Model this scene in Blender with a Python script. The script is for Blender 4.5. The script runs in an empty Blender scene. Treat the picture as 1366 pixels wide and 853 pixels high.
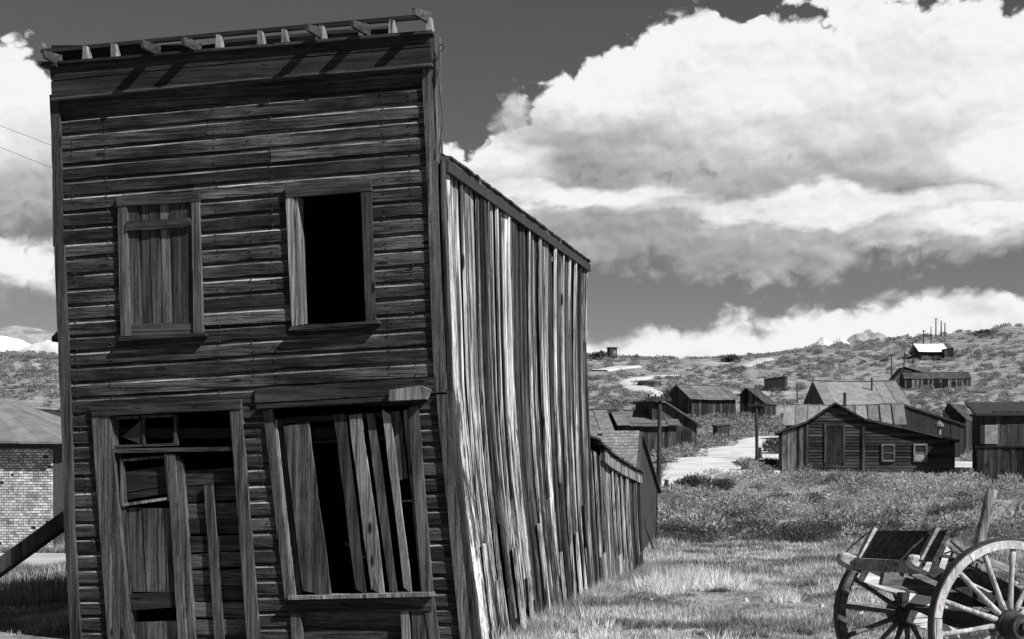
import bpy, math, random
import numpy as np
from mathutils import Vector, Matrix

random.seed(7)
RNG = np.random.RandomState(7)
S = bpy.context.scene
COL = S.collection

# ------------------------------------------------------------------ camera, sun, sky, exposure
F = 1850.0            # focal length in photo pixels (photo 1366 x 853)
HZ = 605.0            # photo row of the horizon
EYE = 1.8
cam = bpy.data.cameras.new('camera')
cam.sensor_width = 36.0
cam.lens = 36.0 * F / 1366.0
cam.shift_y = (HZ - 426.5) / 1366.0
cam.clip_end = 6000
camo = bpy.data.objects.new('camera', cam)
camo.location = (0, 0, EYE)
camo.rotation_euler = (math.radians(90), 0, 0)
COL.objects.link(camo)
S.camera = camo

THETA = math.atan((1140 - 683) / F)          # the facade is turned by this angle
CT, ST = math.cos(THETA), math.sin(THETA)
# direction to the sun: along the facade to the right, a little in front of it, high
SF, SN, SZ = 0.67, 0.30, 0.70
sun_dir = Vector((SF * CT - SN * ST, -SF * ST - SN * CT, SZ)).normalized()
SUN_EL = math.asin(sun_dir.z)
SUN_AZ = math.atan2(sun_dir.x, sun_dir.y)
sl = bpy.data.lights.new('sun', 'SUN')
sl.energy = 5.0
sl.angle = math.radians(0.5)
sl.color = (1.0, 0.985, 0.965)
so = bpy.data.objects.new('sun', sl)
so.rotation_euler = (-sun_dir).to_track_quat('-Z', 'Y').to_euler()
so.location = (30, -10, 40)
COL.objects.link(so)

S.view_settings.view_transform = 'Standard'
S.view_settings.look = 'None'
S.view_settings.exposure = 0.45
S.view_settings.gamma = 1.0
S.render.engine = 'CYCLES'
S.cycles.max_bounces = 4
S.cycles.diffuse_bounces = 2
S.cycles.glossy_bounces = 2
S.cycles.transparent_max_bounces = 4
S.cycles.caustics_reflective = False
S.cycles.caustics_refractive = False


class NT:
    """small helper to write node trees as expressions"""
    def __init__(self, tree):
        self.t = tree
        self.n = tree.nodes
        self.l = tree.links

    def new(self, typ, **kw):
        n = self.n.new(typ)
        for k, v in kw.items():
            setattr(n, k, v)
        return n

    def put(self, sock, v):
        if hasattr(v, 'links'):
            self.l.new(v, sock)
        else:
            sock.default_value = v

    def m(self, op, a, b=None, c=None, clamp=False):
        n = self.new('ShaderNodeMath', operation=op, use_clamp=clamp)
        self.put(n.inputs[0], a)
        if b is not None:
            self.put(n.inputs[1], b)
        if c is not None:
            self.put(n.inputs[2], c)
        return n.outputs[0]

    def vm(self, op, a, b=None):
        n = self.new('ShaderNodeVectorMath', operation=op)
        self.put(n.inputs[0], a)
        if b is not None:
            self.put(n.inputs[1], b)
        return n.outputs[0]

    def mr(self, v, a, b, c, d, smooth=False):
        n = self.new('ShaderNodeMapRange')
        if smooth:
            n.interpolation_type = 'SMOOTHSTEP'
        for i, x in enumerate((v, a, b, c, d)):
            self.put(n.inputs[i], x)
        return n.outputs[0]

    def noise(self, vec, scale, detail=4, rough=0.55, dist=0.0):
        n = self.new('ShaderNodeTexNoise')
        self.put(n.inputs['Vector'], vec)
        n.inputs['Scale'].default_value = scale
        n.inputs['Detail'].default_value = detail
        n.inputs['Roughness'].default_value = rough
        n.inputs['Distortion'].default_value = dist
        return n.outputs[0]

    def voro(self, vec, scale, feature='F1', detail=0.0, rand=1.0):
        n = self.new('ShaderNodeTexVoronoi')
        n.feature = feature
        self.put(n.inputs['Vector'], vec)
        n.inputs['Scale'].default_value = scale
        if 'Detail' in n.inputs:
            n.inputs['Detail'].default_value = detail
        n.inputs['Randomness'].default_value = rand
        return n.outputs[0]

    def xyz(self, x, y, z):
        n = self.new('ShaderNodeCombineXYZ')
        for i, v in enumerate((x, y, z)):
            self.put(n.inputs[i], v)
        return n.outputs[0]

    def sep(self, v):
        n = self.new('ShaderNodeSeparateXYZ')
        self.put(n.inputs[0], v)
        return n.outputs

    def mix(self, f, a, b):
        n = self.new('ShaderNodeMix', data_type='FLOAT')
        self.put(n.inputs[0], f)
        self.put(n.inputs[2], a)
        self.put(n.inputs[3], b)
        return n.outputs[0]

    def gray(self, v):
        return self.xyz(v, v, v)


def azel(u, v):
    k = (u - 683) / F
    az = math.atan(k)
    el = math.atan((HZ - v) / F * math.cos(az))
    return math.degrees(az), math.degrees(el)


def build_world():
    w = bpy.data.worlds.new('World')
    S.world = w
    w.use_nodes = True
    nt = NT(w.node_tree)
    nt.n.clear()
    out = nt.new('ShaderNodeOutputWorld')
    bg = nt.new('ShaderNodeBackground')
    bg.inputs['Strength'].default_value = 0.10
    nt.l.new(bg.outputs[0], out.inputs[0])
    sky = nt.new('ShaderNodeTexSky')
    sky.sky_type = 'NISHITA'
    sky.sun_disc = False
    sky.sun_elevation = SUN_EL
    sky.sun_rotation = SUN_AZ
    sky.altitude = 2500
    sky.dust_density = 3.0
    sep = nt.new('ShaderNodeSeparateColor')
    nt.l.new(sky.outputs[0], sep.inputs[0])
    # black and white film behind a red filter: the red channel of the sky
    red = sep.outputs[0]
    co = nt.new('ShaderNodeTexCoord')
    D = co.outputs['Generated']
    x, y, z = nt.sep(D)
    az = nt.m('MULTIPLY', nt.m('ARCTAN2', x, y), 57.29578)
    el = nt.m('MULTIPLY', nt.m('ARCSINE', nt.m('MAXIMUM', nt.m('MINIMUM', z, 1.0), -1.0)), 57.29578)
    P = nt.xyz(az, el, 0.0)

    # clouds: (photo u, v, radius in u, radius in v, weight)
    blobs = [
        (945, 125, 165, 105, 1), (1060, 130, 190, 108, 1), (1190, 112, 165, 112, 1), (1350, 125, 120, 108, 1), (1480, 160, 140, 120, 1),
        (850, 165, 145, 90, 1), (760, 195, 125, 78, 1), (680, 240, 115, 66, 1), (610, 275, 95, 58, 1),
        (800, 275, 260, 78, 1), (1010, 285, 380, 90, 1), (1270, 265, 320, 88, 1), (800, 325, 210, 48, 1),
        (1060, 335, 160, 46, 1), (1210, 305, 200, 50, 1), (620, 320, 150, 50, 1),
        (1150, 446, 230, 44, 1), (1350, 436, 260, 50, 1), (940, 470, 260, 36, 1), (1240, 490, 480, 60, 1), (780, 478, 220, 32, 1), (1170, 205, 260, 70, 1),
        (-20, 190, 118, 130, 1), (-60, 350, 190, 54, 1), (-150, 130, 130, 80, 1),
        (1075, 2, 60, 9, 1),
    ]

    def field_group():
        g = bpy.data.node_groups.new('cloud_density', 'ShaderNodeTree')
        g.interface.new_socket('P', in_out='INPUT', socket_type='NodeSocketVector')
        g.interface.new_socket('Density', in_out='OUTPUT', socket_type='NodeSocketFloat')
        g.interface.new_socket('Detail', in_out='OUTPUT', socket_type='NodeSocketFloat')
        q = NT(g)
        gi = q.new('NodeGroupInput')
        go = q.new('NodeGroupOutput')
        Pi = gi.outputs[0]
        px, py, _ = q.sep(Pi)
        acc = None
        for (u, v, ru, rv, wgt) in blobs:
            a, e = azel(u, v)
            ra = ru / F * 57.3
            re = rv / F * 57.3
            dx = q.m('MULTIPLY', q.m('SUBTRACT', px, a), 1 / ra)
            dy = q.m('MULTIPLY', q.m('SUBTRACT', py, e), 1 / re)
            r2 = q.m('ADD', q.m('MULTIPLY', dx, dx), q.m('MULTIPLY', dy, dy))
            f = q.m('MULTIPLY', q.m('SUBTRACT', 1.0, q.m('SQRT', r2)), min(ra, re) * wgt)   # about degrees inside
            acc = f if acc is None else q.m('SMOOTH_MAX', acc, f, 0.7)
        # beyond the frame the unseen clouds are thinned to cut the sky fill
        wide = q.noise(q.vm('MULTIPLY', Pi, (0.035, 0.06, 1.0)), 1.0, 3, 0.5)
        wide = q.m('MULTIPLY', q.m('SUBTRACT', wide, 0.64), 26.0)
        away = q.m('MAXIMUM', q.mr(q.m('ABSOLUTE', px), 21, 28, 0, 1), q.mr(py, 19, 26, 0, 1))
        acc = q.m('MAXIMUM', acc, q.mix(away, -8.0, wide))
        # cauliflower edges
        pv = q.vm('MULTIPLY', Pi, (1.0, 1.25, 1.0))
        wob = q.noise(pv, 0.8, 3, 0.5)
        pv2 = q.vm('ADD', pv, q.vm('MULTIPLY', q.xyz(wob, wob, 0.0), (1.2, 1.2, 0)))
        b1 = q.m('SUBTRACT', 0.42, q.voro(pv2, 0.5, 'SMOOTH_F1'))
        b2 = q.m('SUBTRACT', 0.42, q.voro(pv2, 1.35, 'F1'))
        b3 = q.m('SUBTRACT', 0.42, q.voro(pv2, 3.4, 'F1'))
        n1 = q.m('SUBTRACT', q.noise(pv2, 0.5, 7, 0.54), 0.5)
        s = q.m('ADD', q.m('MULTIPLY', b1, 1.3), q.m('MULTIPLY', b2, 0.75))
        s = q.m('ADD', s, q.m('MULTIPLY', b3, 0.32))
        s = q.m('ADD', s, q.m('MULTIPLY', n1, 2.2))
        s = q.m('MULTIPLY', s, q.mr(py, 3.5, 8.0, 0.35, 1.0))
        q.l.new(q.m('ADD', acc, s), go.inputs[0])
        soft = q.m('ADD', q.m('MULTIPLY', b1, 1.3), q.m('MULTIPLY', b2, 0.35))
        soft = q.m('ADD', soft, q.m('MULTIPLY', q.m('SUBTRACT', q.noise(pv2, 0.7, 5, 0.55), 0.5), 1.5))
        q.l.new(soft, go.inputs[1])
        return g

    g = field_group()

    def dens(vec):
        n = nt.new('ShaderNodeGroup')
        n.node_tree = g
        nt.put(n.inputs[0], vec)
        return n.outputs[0], n.outputs[1]
    d0, s0 = dens(P)
    d1, s1 = dens(nt.vm('ADD', P, (0.16, 0.26, 0)))
    # light: thickness towards the sun, thinner is brighter
    diff = nt.m('SUBTRACT', s0, s1)
    edge = nt.mr(d0, 0.0, 1.6, 1.0, 0.0, True)
    # large-scale light and shade: tops white, bases grey
    tops = [(1050, 85, 300, 88), (1240, 80, 220, 100), (-20, 120, 120, 90), (1330, 446, 440, 50), (980, 466, 330, 36),
            (640, 215, 90, 38), (810, 120, 110, 40), (1370, 180, 100, 70), (760, 262, 150, 14), (1130, 272, 230, 16), (1330, 290, 120, 18), (-30, 345, 120, 22)]
    tacc = None
    twist = nt.m('MULTIPLY', nt.m('SUBTRACT', nt.noise(nt.vm('MULTIPLY', P, (0.25, 0.5, 1.0)), 1.0, 4, 0.55), 0.5), 3.4)
    px, py = nt.m('ADD', az, twist), nt.m('ADD', el, twist)
    for (u, v, ru, rv) in tops:
        a, e = azel(u, v)
        dx = nt.m('MULTIPLY', nt.m('SUBTRACT', px, a), F / 57.3 / ru)
        dy = nt.m('MULTIPLY', nt.m('SUBTRACT', py, e), F / 57.3 / rv)
        r = nt.m('SQRT', nt.m('ADD', nt.m('MULTIPLY', dx, dx), nt.m('MULTIPLY', dy, dy)))
        tacc = nt.m('SUBTRACT', 1.25, r) if tacc is None else nt.m('SMOOTH_MAX', tacc, nt.m('SUBTRACT', 1.25, r), 0.3)
    soften = nt.m('ADD', nt.mr(tacc, -0.6, 0.4, 1.3, 0.30), nt.mr(el, 3.0, 7.0, 0.5, 0.0))
    mask = nt.mr(d0, -0.12, soften, 0, 1, True)
    lay = nt.noise(nt.vm('MULTIPLY', P, (0.10, 0.48, 1.0)), 1.0, 4, 0.5)
    fine = nt.noise(P, 0.40, 3, 0.45)
    base = nt.m('ADD', 0.25, nt.m('MULTIPLY', nt.m('SUBTRACT', lay, 0.5), 0.8))
    base = nt.m('ADD', base, nt.m('MULTIPLY', nt.m('SUBTRACT', fine, 0.5), 0.15))
    base = nt.m('ADD', base, nt.m('MULTIPLY', nt.mr(tacc, -0.30, 0.75, 0, 1, True), 0.72))
    base = nt.m('ADD', base, nt.m('MULTIPLY', diff, 0.30))
    base = nt.m('ADD', base, nt.m('MULTIPLY', edge, 0.20))
    shade = nt.mr(base, 0.0, 1.0, 0.16, 0.67)
    cloud = nt.m('MULTIPLY', shade, 10.0)       # the background strength is 0.1
    blue = nt.m('MULTIPLY', red, 0.52)      # deep red filter
    c = nt.mix(mask, blue, cloud)
    nt.l.new(nt.gray(c), bg.inputs['Color'])
    w.cycles.sampling_method = 'MANUAL'
    w.cycles.sample_map_resolution = 512
    return bg


build_world()

# ------------------------------------------------------------------ materials


def new_mat(name):
    m = bpy.data.materials.new(name)
    m.use_nodes = True
    nt = NT(m.node_tree)
    nt.n.clear()
    out = nt.new('ShaderNodeOutputMaterial')
    b = nt.new('ShaderNodeBsdfPrincipled')
    b.inputs['Roughness'].default_value = 0.85
    b.inputs['Specular IOR Level'].default_value = 0.25
    nt.l.new(b.outputs[0], out.inputs[0])
    return m, nt, b


def piece_random(nt):
    g = nt.new('ShaderNodeNewGeometry')
    o = nt.new('ShaderNodeObjectInfo')
    return nt.m('FRACT', nt.m('ADD', nt.m('MULTIPLY', g.outputs['Random Per Island'], 7.31), nt.m('MULTIPLY', o.outputs['Random'], 3.77)))


def bump(nt, b, h, strength, dist):
    n = nt.new('ShaderNodeBump')
    n.inputs['Strength'].default_value = strength
    n.inputs['Distance'].default_value = dist
    nt.put(n.inputs['Height'], h)
    nt.l.new(n.outputs[0], b.inputs['Normal'])


def wood(name, axis, dark, light, vary=(0.55, 1.45), along=1.2, across=28.0, knots=True, cracks=True,
         stain=(0.5, 1.3), stain_scale=0.8, rough=0.85, bumpd=0.004, ramp=(0.36, 0.66), skew=1.0, knot_r=0.10, crack=0.022, band=0.0):
    m, nt, b = new_mat(name)
    co = nt.new('ShaderNodeTexCoord').outputs['Object']
    r = piece_random(nt)
    off = nt.xyz(nt.m('MULTIPLY', r, 37.0), nt.m('MULTIPLY', r, 91.0), nt.m('MULTIPLY', r, 53.0))
    sc = {'x': (along, across, across), 'y': (across, along, across), 'z': (across, across, along)}[axis]
    warp = nt.noise(co, 1.7, 2, 0.5)
    c2 = nt.vm('ADD', co, nt.vm('MULTIPLY', nt.xyz(warp, warp, warp), tuple(0.0 if s == along else 0.025 for s in sc)))
    cv = nt.vm('ADD', nt.vm('MULTIPLY', c2, sc), off)
    st = nt.noise(cv, 1.0, 8, 0.75)
    st2 = nt.noise(nt.vm('MULTIPLY', cv, (0.4, 0.4, 0.4)), 1.0, 3, 0.6)
    sp = nt.noise(nt.vm('MULTIPLY', co, (60.0, 60.0, 60.0)), 1.0, 3, 0.7)
    s = nt.m('ADD', nt.m('MULTIPLY', st, 0.62), nt.m('MULTIPLY', st2, 0.24))
    s = nt.m('ADD', s, nt.m('MULTIPLY', sp, 0.14))
    v = nt.mr(s, ramp[0], ramp[1], dark, light, True)
    big = nt.noise(nt.vm('ADD', nt.vm('MULTIPLY', co, tuple(stain_scale * (.55 if q_ == along else 1.5) for q_ in sc)), nt.vm('MULTIPLY', off, (0.3, 0.3, 0.3))), 1.0, 6, 0.7)
    v = nt.m('MULTIPLY', v, nt.mr(big, 0.36, 0.64, stain[0], stain[1]))
    if band:
        # broad streaks inside a board: bleached beside dark, running far along the grain
        bn = nt.noise(nt.vm('ADD', nt.vm('MULTIPLY', c2, tuple(0.38 if q_ == along else band for q_ in sc)), off), 1.0, 4, 0.6)
        v = nt.m('MULTIPLY', v, nt.mr(bn, .43, .57, .13, 1.0, True))
    if skew == 'steps':
        pv = nt.mr(r, .28, .92, 0, 1, True)
    else:
        pv = nt.m('POWER', r, skew)
    v = nt.m('MULTIPLY', v, nt.mr(pv, 0, 1, vary[0], vary[1]))
    if cracks:
        # long splits along the grain
        fn = nt.noise(nt.vm('ADD', nt.vm('MULTIPLY', c2, tuple(0.5 if s_ == along else across * .5 for s_ in sc)), off), 1.0, 2, 0.5)
        ck = nt.mr(nt.m('ABSOLUTE', nt.m('SUBTRACT', fn, 0.5)), 0.0, crack, 0.12, 1.0)
        wide = nt.mr(nt.noise(nt.vm('ADD', nt.vm('MULTIPLY', co, (1.7, 1.7, 1.7)), off), 1.0, 2, 0.5), .42, .55, 0, 1)
        ck = nt.m('MAXIMUM', ck, wide)
        v = nt.m('MULTIPLY', v, ck)
        s = nt.m('MULTIPLY', s, ck)
    if knots:
        ks = tuple(1.6 if s_ == along else 5.5 for s_ in sc)
        kd = nt.voro(nt.vm('ADD', nt.vm('MULTIPLY', co, ks), off), 1.0)
        v = nt.m('MULTIPLY', v, nt.mr(kd, knot_r * .7, knot_r * 1.3, 0.08, 1.0, True))
    v = nt.m('MAXIMUM', v, 0.004)
    nt.l.new(nt.gray(v), b.inputs['Base Color'])
    b.inputs['Roughness'].default_value = rough
    bump(nt, b, s, 1.0, bumpd)
    return m


def plain(name, val, spread=0.35, scale=6.0, rough=0.85, metal=0.0, bumpd=0.002, detail=6, piece=(0.85, 1.15)):
    m, nt, b = new_mat(name)
    co = nt.new('ShaderNodeTexCoord').outputs['Object']
    n = nt.noise(co, scale, detail, 0.65)
    v = nt.mr(n, 0.3, 0.7, val * (1 - spread), val * (1 + spread))
    v = nt.m('MULTIPLY', v, nt.mr(piece_random(nt), 0, 1, piece[0], piece[1]))
    nt.l.new(nt.gray(v), b.inputs['Base Color'])
    b.inputs['Roughness'].default_value = rough
    b.inputs['Metallic'].default_value = metal
    bump(nt, b, n, 1.0, bumpd)
    return m


M = {}
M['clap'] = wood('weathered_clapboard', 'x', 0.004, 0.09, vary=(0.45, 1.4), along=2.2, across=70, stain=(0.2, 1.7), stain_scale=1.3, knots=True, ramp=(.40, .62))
M['bare'] = wood('bare_worn_edge', 'x', 0.03, 0.26, vary=(0.6, 1.3), along=1.0, across=30, stain=(0.2, 1.6), stain_scale=2.2, knots=False, cracks=False, ramp=(.40,.60))  # sunlit ledge highlight put into a lighter wood colour
M['fascia'] = wood('fascia_wood', 'x', 0.008, 0.045, vary=(0.8, 1.2), along=1.0, across=40, ramp=(.4,.62))
M['trimx'] = wood('trim_wood_level', 'x', 0.012, 0.09, along=1.4, across=50, ramp=(.4,.62))
M['trimz'] = wood('trim_wood_upright', 'z', 0.012, 0.12, along=1.2, across=55, stain=(0.5, 1.4), ramp=(.4,.62))
M['board'] = wood('shutter_board_wood', 'z', 0.010, 0.11, along=0.9, across=40, vary=(0.6, 1.4), ramp=(.4,.62))
M['bright'] = wood('pale_bare_wood', 'z', 0.08, 0.36, along=1.0, across=44, vary=(0.8, 1.2), ramp=(.4,.6))
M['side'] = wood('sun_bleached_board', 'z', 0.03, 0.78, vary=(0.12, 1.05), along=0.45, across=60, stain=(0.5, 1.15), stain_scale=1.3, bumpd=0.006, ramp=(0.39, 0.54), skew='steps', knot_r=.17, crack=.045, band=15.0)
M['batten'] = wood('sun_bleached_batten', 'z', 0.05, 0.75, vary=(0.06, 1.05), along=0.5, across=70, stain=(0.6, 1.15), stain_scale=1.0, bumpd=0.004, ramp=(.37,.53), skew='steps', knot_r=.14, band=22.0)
M['shingle'] = wood('roof_shingle_wood', 'y', 0.02, 0.10, along=3, across=30, knots=False)
M['palish'] = wood('pale_shingle_wood', 'y', 0.10, 0.28, along=3, across=30, knots=False, cracks=False, vary=(0.85, 1.15), stain=(.8,1.2))
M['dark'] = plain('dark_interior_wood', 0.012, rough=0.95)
M['tar'] = plain('tar_paper', 0.035, 0.25, 3.0)
M['farwood'] = wood('far_dark_wood', 'z', 0.01, 0.08, vary=(0.2, 1.8), along=0.8, across=8, knots=False, stain=(0.4, 1.5))
M['farwoodx'] = wood('far_dark_siding', 'x', 0.01, 0.07, vary=(0.4, 1.5), along=0.6, across=9, knots=False, stain=(0.4, 1.5))
M['farlight'] = wood('far_bleached_wood', 'z', 0.02, 0.34, vary=(0.06, 1.3), skew='steps', along=0.8, across=9, knots=False)
M['farroof'] = wood('far_roof_shingles', 'x', 0.07, 0.19, vary=(0.75, 1.25), along=2, across=7, knots=False, cracks=False, stain=(0.65, 1.3))
M['paleroof'] = plain('mottled_pale_roof', 0.19, 0.35, 1.6, detail=8, piece=(.8, 1.2))
M['darkroof'] = wood('far_dark_roof', 'x', 0.03, 0.09, vary=(0.75, 1.25), along=2, across=7, knots=False, cracks=False)
M['tin'] = wood('weathered_tin', 'y', 0.12, 0.24, vary=(0.5, 1.4), along=0.5, across=5, knots=False, cracks=False, rough=0.55, stain=(0.75, 1.2))
M['white'] = plain('white_paint', 0.75, 0.15, 4.0)
M['iron'] = plain('rusty_iron', 0.05, 0.5, 14.0, rough=0.6, metal=0.3)
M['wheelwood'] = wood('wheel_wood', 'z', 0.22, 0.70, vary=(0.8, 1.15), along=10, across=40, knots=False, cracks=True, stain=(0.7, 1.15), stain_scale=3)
M['cartdark'] = wood('cart_dark_wood', 'y', 0.015, 0.10, vary=(0.7, 1.3), along=2, across=30, knots=False)
M['cartlight'] = wood('cart_pale_wood', 'x', 0.30, 0.70, vary=(0.7, 1.3), along=2, across=30, knots=False)
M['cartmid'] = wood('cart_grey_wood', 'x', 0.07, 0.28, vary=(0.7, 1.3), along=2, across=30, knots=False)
M['pole'] = wood('pole_wood', 'z', 0.012, 0.06, along=1, across=16)
M['brick'] = plain('whitewashed_brick', 0.56, 0.5, 2.2, detail=8, piece=(0.5, 1.2))
M['hiproof'] = plain('grey_hip_roof', 0.16, 0.3, 3.0)
M['mortar'] = plain('dark_mortar', 0.045, 0.3, 8)
M['glass'] = plain('dusty_glass', 0.03, 0.3, 5, rough=0.15)
M['pane_white'] = plain('curtained_pane', 0.32, 0.3, 5, rough=0.3)


def ground_material():
    m, nt, b = new_mat('dry_meadow_earth')
    co = nt.new('ShaderNodeTexCoord').outputs['Object']
    x, y, z = nt.sep(co)
    n1 = nt.noise(co, 0.09, 6, 0.6)
    n2 = nt.noise(co, 1.3, 6, 0.7)
    n3 = nt.noise(co, 11.0, 4, 0.7)
    v = nt.mr(n2, 0.35, 0.68, 0.12, 0.33, True)
    v = nt.m('MULTIPLY', v, nt.mr(n1, 0.35, 0.65, 0.75, 1.25))
    v = nt.m('MULTIPLY', v, nt.mr(n3, 0.3, 0.7, 0.6, 1.35))
    # far slopes: pale earth between the bushes
    far = nt.mr(y, 60, 130, 0, 1)
    f1 = nt.noise(nt.vm('MULTIPLY', co, (0.5, 0.22, 0.5)), 1.0, 8, 0.75)
    f2 = nt.noise(nt.vm('MULTIPLY', co, (0.03, 0.014, 0.05)), 1.0, 5, 0.6)
    fv = nt.mr(f1, 0.38, 0.62, 0.13, 0.30, True)
    fv = nt.m('ADD', fv, nt.mr(f2, 0.60, 0.72, 0.0, 0.16, True))
    v = nt.mix(far, v, fv)
    nt.l.new(nt.gray(v), b.inputs['Base Color'])
    b.inputs['Roughness'].default_value = 1.0
    b.inputs['Specular IOR Level'].default_value = 0.0
    bump(nt, b, nt.m('ADD', n3, nt.m('MULTIPLY', f1, 6.0)), 0.8, 0.03)
    return m


def leaf_material(name, lo, hi, patch=0.3, trans=True):
    m, nt, b = new_mat(name)
    co = nt.new('ShaderNodeTexCoord').outputs['Object']
    g = nt.new('ShaderNodeNewGeometry').outputs['Random Per Island']
    n = nt.noise(co, patch, 4, 0.6)
    v = nt.mr(n, 0.36, 0.64, lo, hi, True)
    v = nt.m('MULTIPLY', v, nt.mr(g, 0, 1, 0.55, 1.45))
    nt.l.new(nt.gray(v), b.inputs['Base Color'])
    b.inputs['Roughness'].default_value = 0.8
    b.inputs['Specular IOR Level'].default_value = 0.15
    tr = nt.new('ShaderNodeBsdfTranslucent')
    nt.l.new(nt.gray(v), tr.inputs['Color'])
    mx = nt.new('ShaderNodeMixShader')
    mx.inputs[0].default_value = 0.4
    nt.l.new(b.outputs[0], mx.inputs[1])
    nt.l.new(tr.outputs[0], mx.inputs[2])
    out = [n for n in nt.n if n.type == 'OUTPUT_MATERIAL'][0]
    nt.l.new(mx.outputs[0], out.inputs[0])
    return m


M['ground'] = ground_material()
M['road'] = plain('pale_dust', 0.46, 0.30, 0.5, rough=1.0, bumpd=0.02, detail=8)
M['tailings'] = plain('pale_tailings', 0.62, 0.35, 0.06, rough=1.0, detail=8, bumpd=0.5)
M['scrub_hill'] = plain('scrubby_rock', 0.26, 0.6, 0.16, rough=1.0, detail=10, bumpd=1.0)
M['grass'] = leaf_material('dry_grass', 0.15, 0.60, 0.7)
M['sage'] = leaf_material('sage_leaves', 0.20, 0.46, 0.25)
M['darksage'] = leaf_material('dark_sage_leaves', 0.06, 0.14, 0.6)
M['rabbit'] = leaf_material('rabbit_brush', 0.26, 0.42, 1.0)
M['brush'] = leaf_material('hill_brush', 0.17, 0.34, 0.05)
M['straw'] = leaf_material('bleached_straw', 0.66, 0.86, 1.0)

# ------------------------------------------------------------------ mesh helpers


class MB:
    def __init__(self):
        self.v = []
        self.f = []

    def add(self, vs, fs):
        n = len(self.v)
        self.v += [tuple(p) for p in vs]
        self.f += [tuple(i + n for i in f) for f in fs]
        return self

    def hexa(self, p):
        """eight corners: 0-3 one face (ccw), 4-7 the opposite one"""
        return self.add(p, [(0, 1, 2, 3), (7, 6, 5, 4), (0, 4, 5, 1), (1, 5, 6, 2), (2, 6, 7, 3), (3, 7, 4, 0)])

    def box(self, a, b):
        (x0, y0, z0), (x1, y1, z1) = a, b
        return self.hexa([(x0, y0, z0), (x1, y0, z0), (x1, y0, z1), (x0, y0, z1), (x0, y1, z0), (x1, y1, z0), (x1, y1, z1), (x0, y1, z1)])

    def prism(self, poly, y0, y1):
        """polygon in the x-z plane, extruded from y0 to y1"""
        n = len(poly)
        vs = [(x, y0, z) for x, z in poly] + [(x, y1, z) for x, z in poly]
        fs = [tuple(range(n)), tuple(range(2 * n - 1, n - 1, -1))]
        fs += [(i, i + n, (i + 1) % n + n, (i + 1) % n) for i in range(n)]
        return self.add(vs, fs)

    def strip(self, sections, closed_ends=True):
        """list of cross-sections, each a list of k points, joined into a tube"""
        k = len(sections[0])
        vs = [p for s in sections for p in s]
        fs = []
        for i in range(len(sections) - 1):
            for j in range(k):
                a = i * k + j
                b = i * k + (j + 1) % k
                fs.append((a, b, b + k, a + k))
        if closed_ends:
            fs.append(tuple(range(k - 1, -1, -1)))
            fs.append(tuple(range((len(sections) - 1) * k, len(sections) * k)))
        return self.add(vs, fs)

    def beam(self, p, q, w, h, up=(0, 0, 1), w2=None, h2=None):
        p, q = Vector(p), Vector(q)
        d = (q - p).normalized()
        s = d.cross(Vector(up)).normalized()
        t = s.cross(d).normalized()
        w2 = w if w2 is None else w2
        h2 = h if h2 is None else h2
        A = [p + s * (a * w / 2) + t * (b * h / 2) for a, b in ((-1, -1), (1, -1), (1, 1), (-1, 1))]
        B = [q + s * (a * w2 / 2) + t * (b * h2 / 2) for a, b in ((-1, -1), (1, -1), (1, 1), (-1, 1))]
        return self.strip([A, B])

    def tube(self, pts, rad, n=8):
        pts = [Vector(p) for p in pts]
        if not hasattr(rad, '__len__'):
            rad = [rad] * len(pts)
        secs = []
        ref = Vector((0.13, 0.27, 0.95)).normalized()
        for i, p in enumerate(pts):
            d = (pts[min(i + 1, len(pts) - 1)] - pts[max(i - 1, 0)]).normalized()
            if abs(d.dot(ref)) > 0.98:
                ref = Vector((0.95, 0.2, 0.1)).normalized()
            s = d.cross(ref).normalized()
            t = s.cross(d)
            secs.append([p + (s * math.cos(2 * math.pi * k / n) + t * math.sin(2 * math.pi * k / n)) * rad[i] for k in range(n)])
        return self.strip(secs)

    def build(self, name, mat, parent=None, smooth=False, **props):
        me = bpy.data.meshes.new(name)
        me.from_pydata(self.v, [], self.f)
        if mat is not None:
            me.materials.append(M[mat] if isinstance(mat, str) else mat)
        me.validate()
        me.update()
        if smooth:
            me.polygons.foreach_set('use_smooth', [True] * len(me.polygons))
        o = bpy.data.objects.new(name, me)
        COL.objects.link(o)
        if parent is not None:
            o.parent = parent
        for k, v in props.items():
            o[k] = v
        return o


def normals_out(o):
    import bmesh
    bm = bmesh.new()
    bm.from_mesh(o.data)
    bmesh.ops.recalc_face_normals(bm, faces=bm.faces)
    bm.to_mesh(o.data)
    bm.free()
    return o


def empty(name, loc, rz=0.0, **props):
    o = bpy.data.objects.new(name, None)
    o.location = loc
    o.rotation_euler = (0, 0, rz)
    o.empty_display_size = 0.3
    COL.objects.link(o)
    for k, v in props.items():
        o[k] = v
    return o


def U(a, b):
    return random.uniform(a, b)

# ------------------------------------------------------------------ terrain


def vnoise(x, y, seed=0):
    x = np.asarray(x, float)
    y = np.asarray(y, float)
    xi, yi = np.floor(x).astype(np.int64), np.floor(y).astype(np.int64)
    xf, yf = x - xi, y - yi
    xf = xf * xf * (3 - 2 * xf)
    yf = yf * yf * (3 - 2 * yf)

    def h(a, b):
        n = (a * 374761393 + b * 668265263 + seed * 144665) & 0x7fffffff
        n = ((n ^ (n >> 13)) * 1274126177) & 0x7fffffff
        return ((n ^ (n >> 16)) & 0xffff) / 65535.0
    return (h(xi, yi) * (1 - xf) + h(xi + 1, yi) * xf) * (1 - yf) + (h(xi, yi + 1) * (1 - xf) + h(xi + 1, yi + 1) * xf) * yf - 0.5


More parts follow.
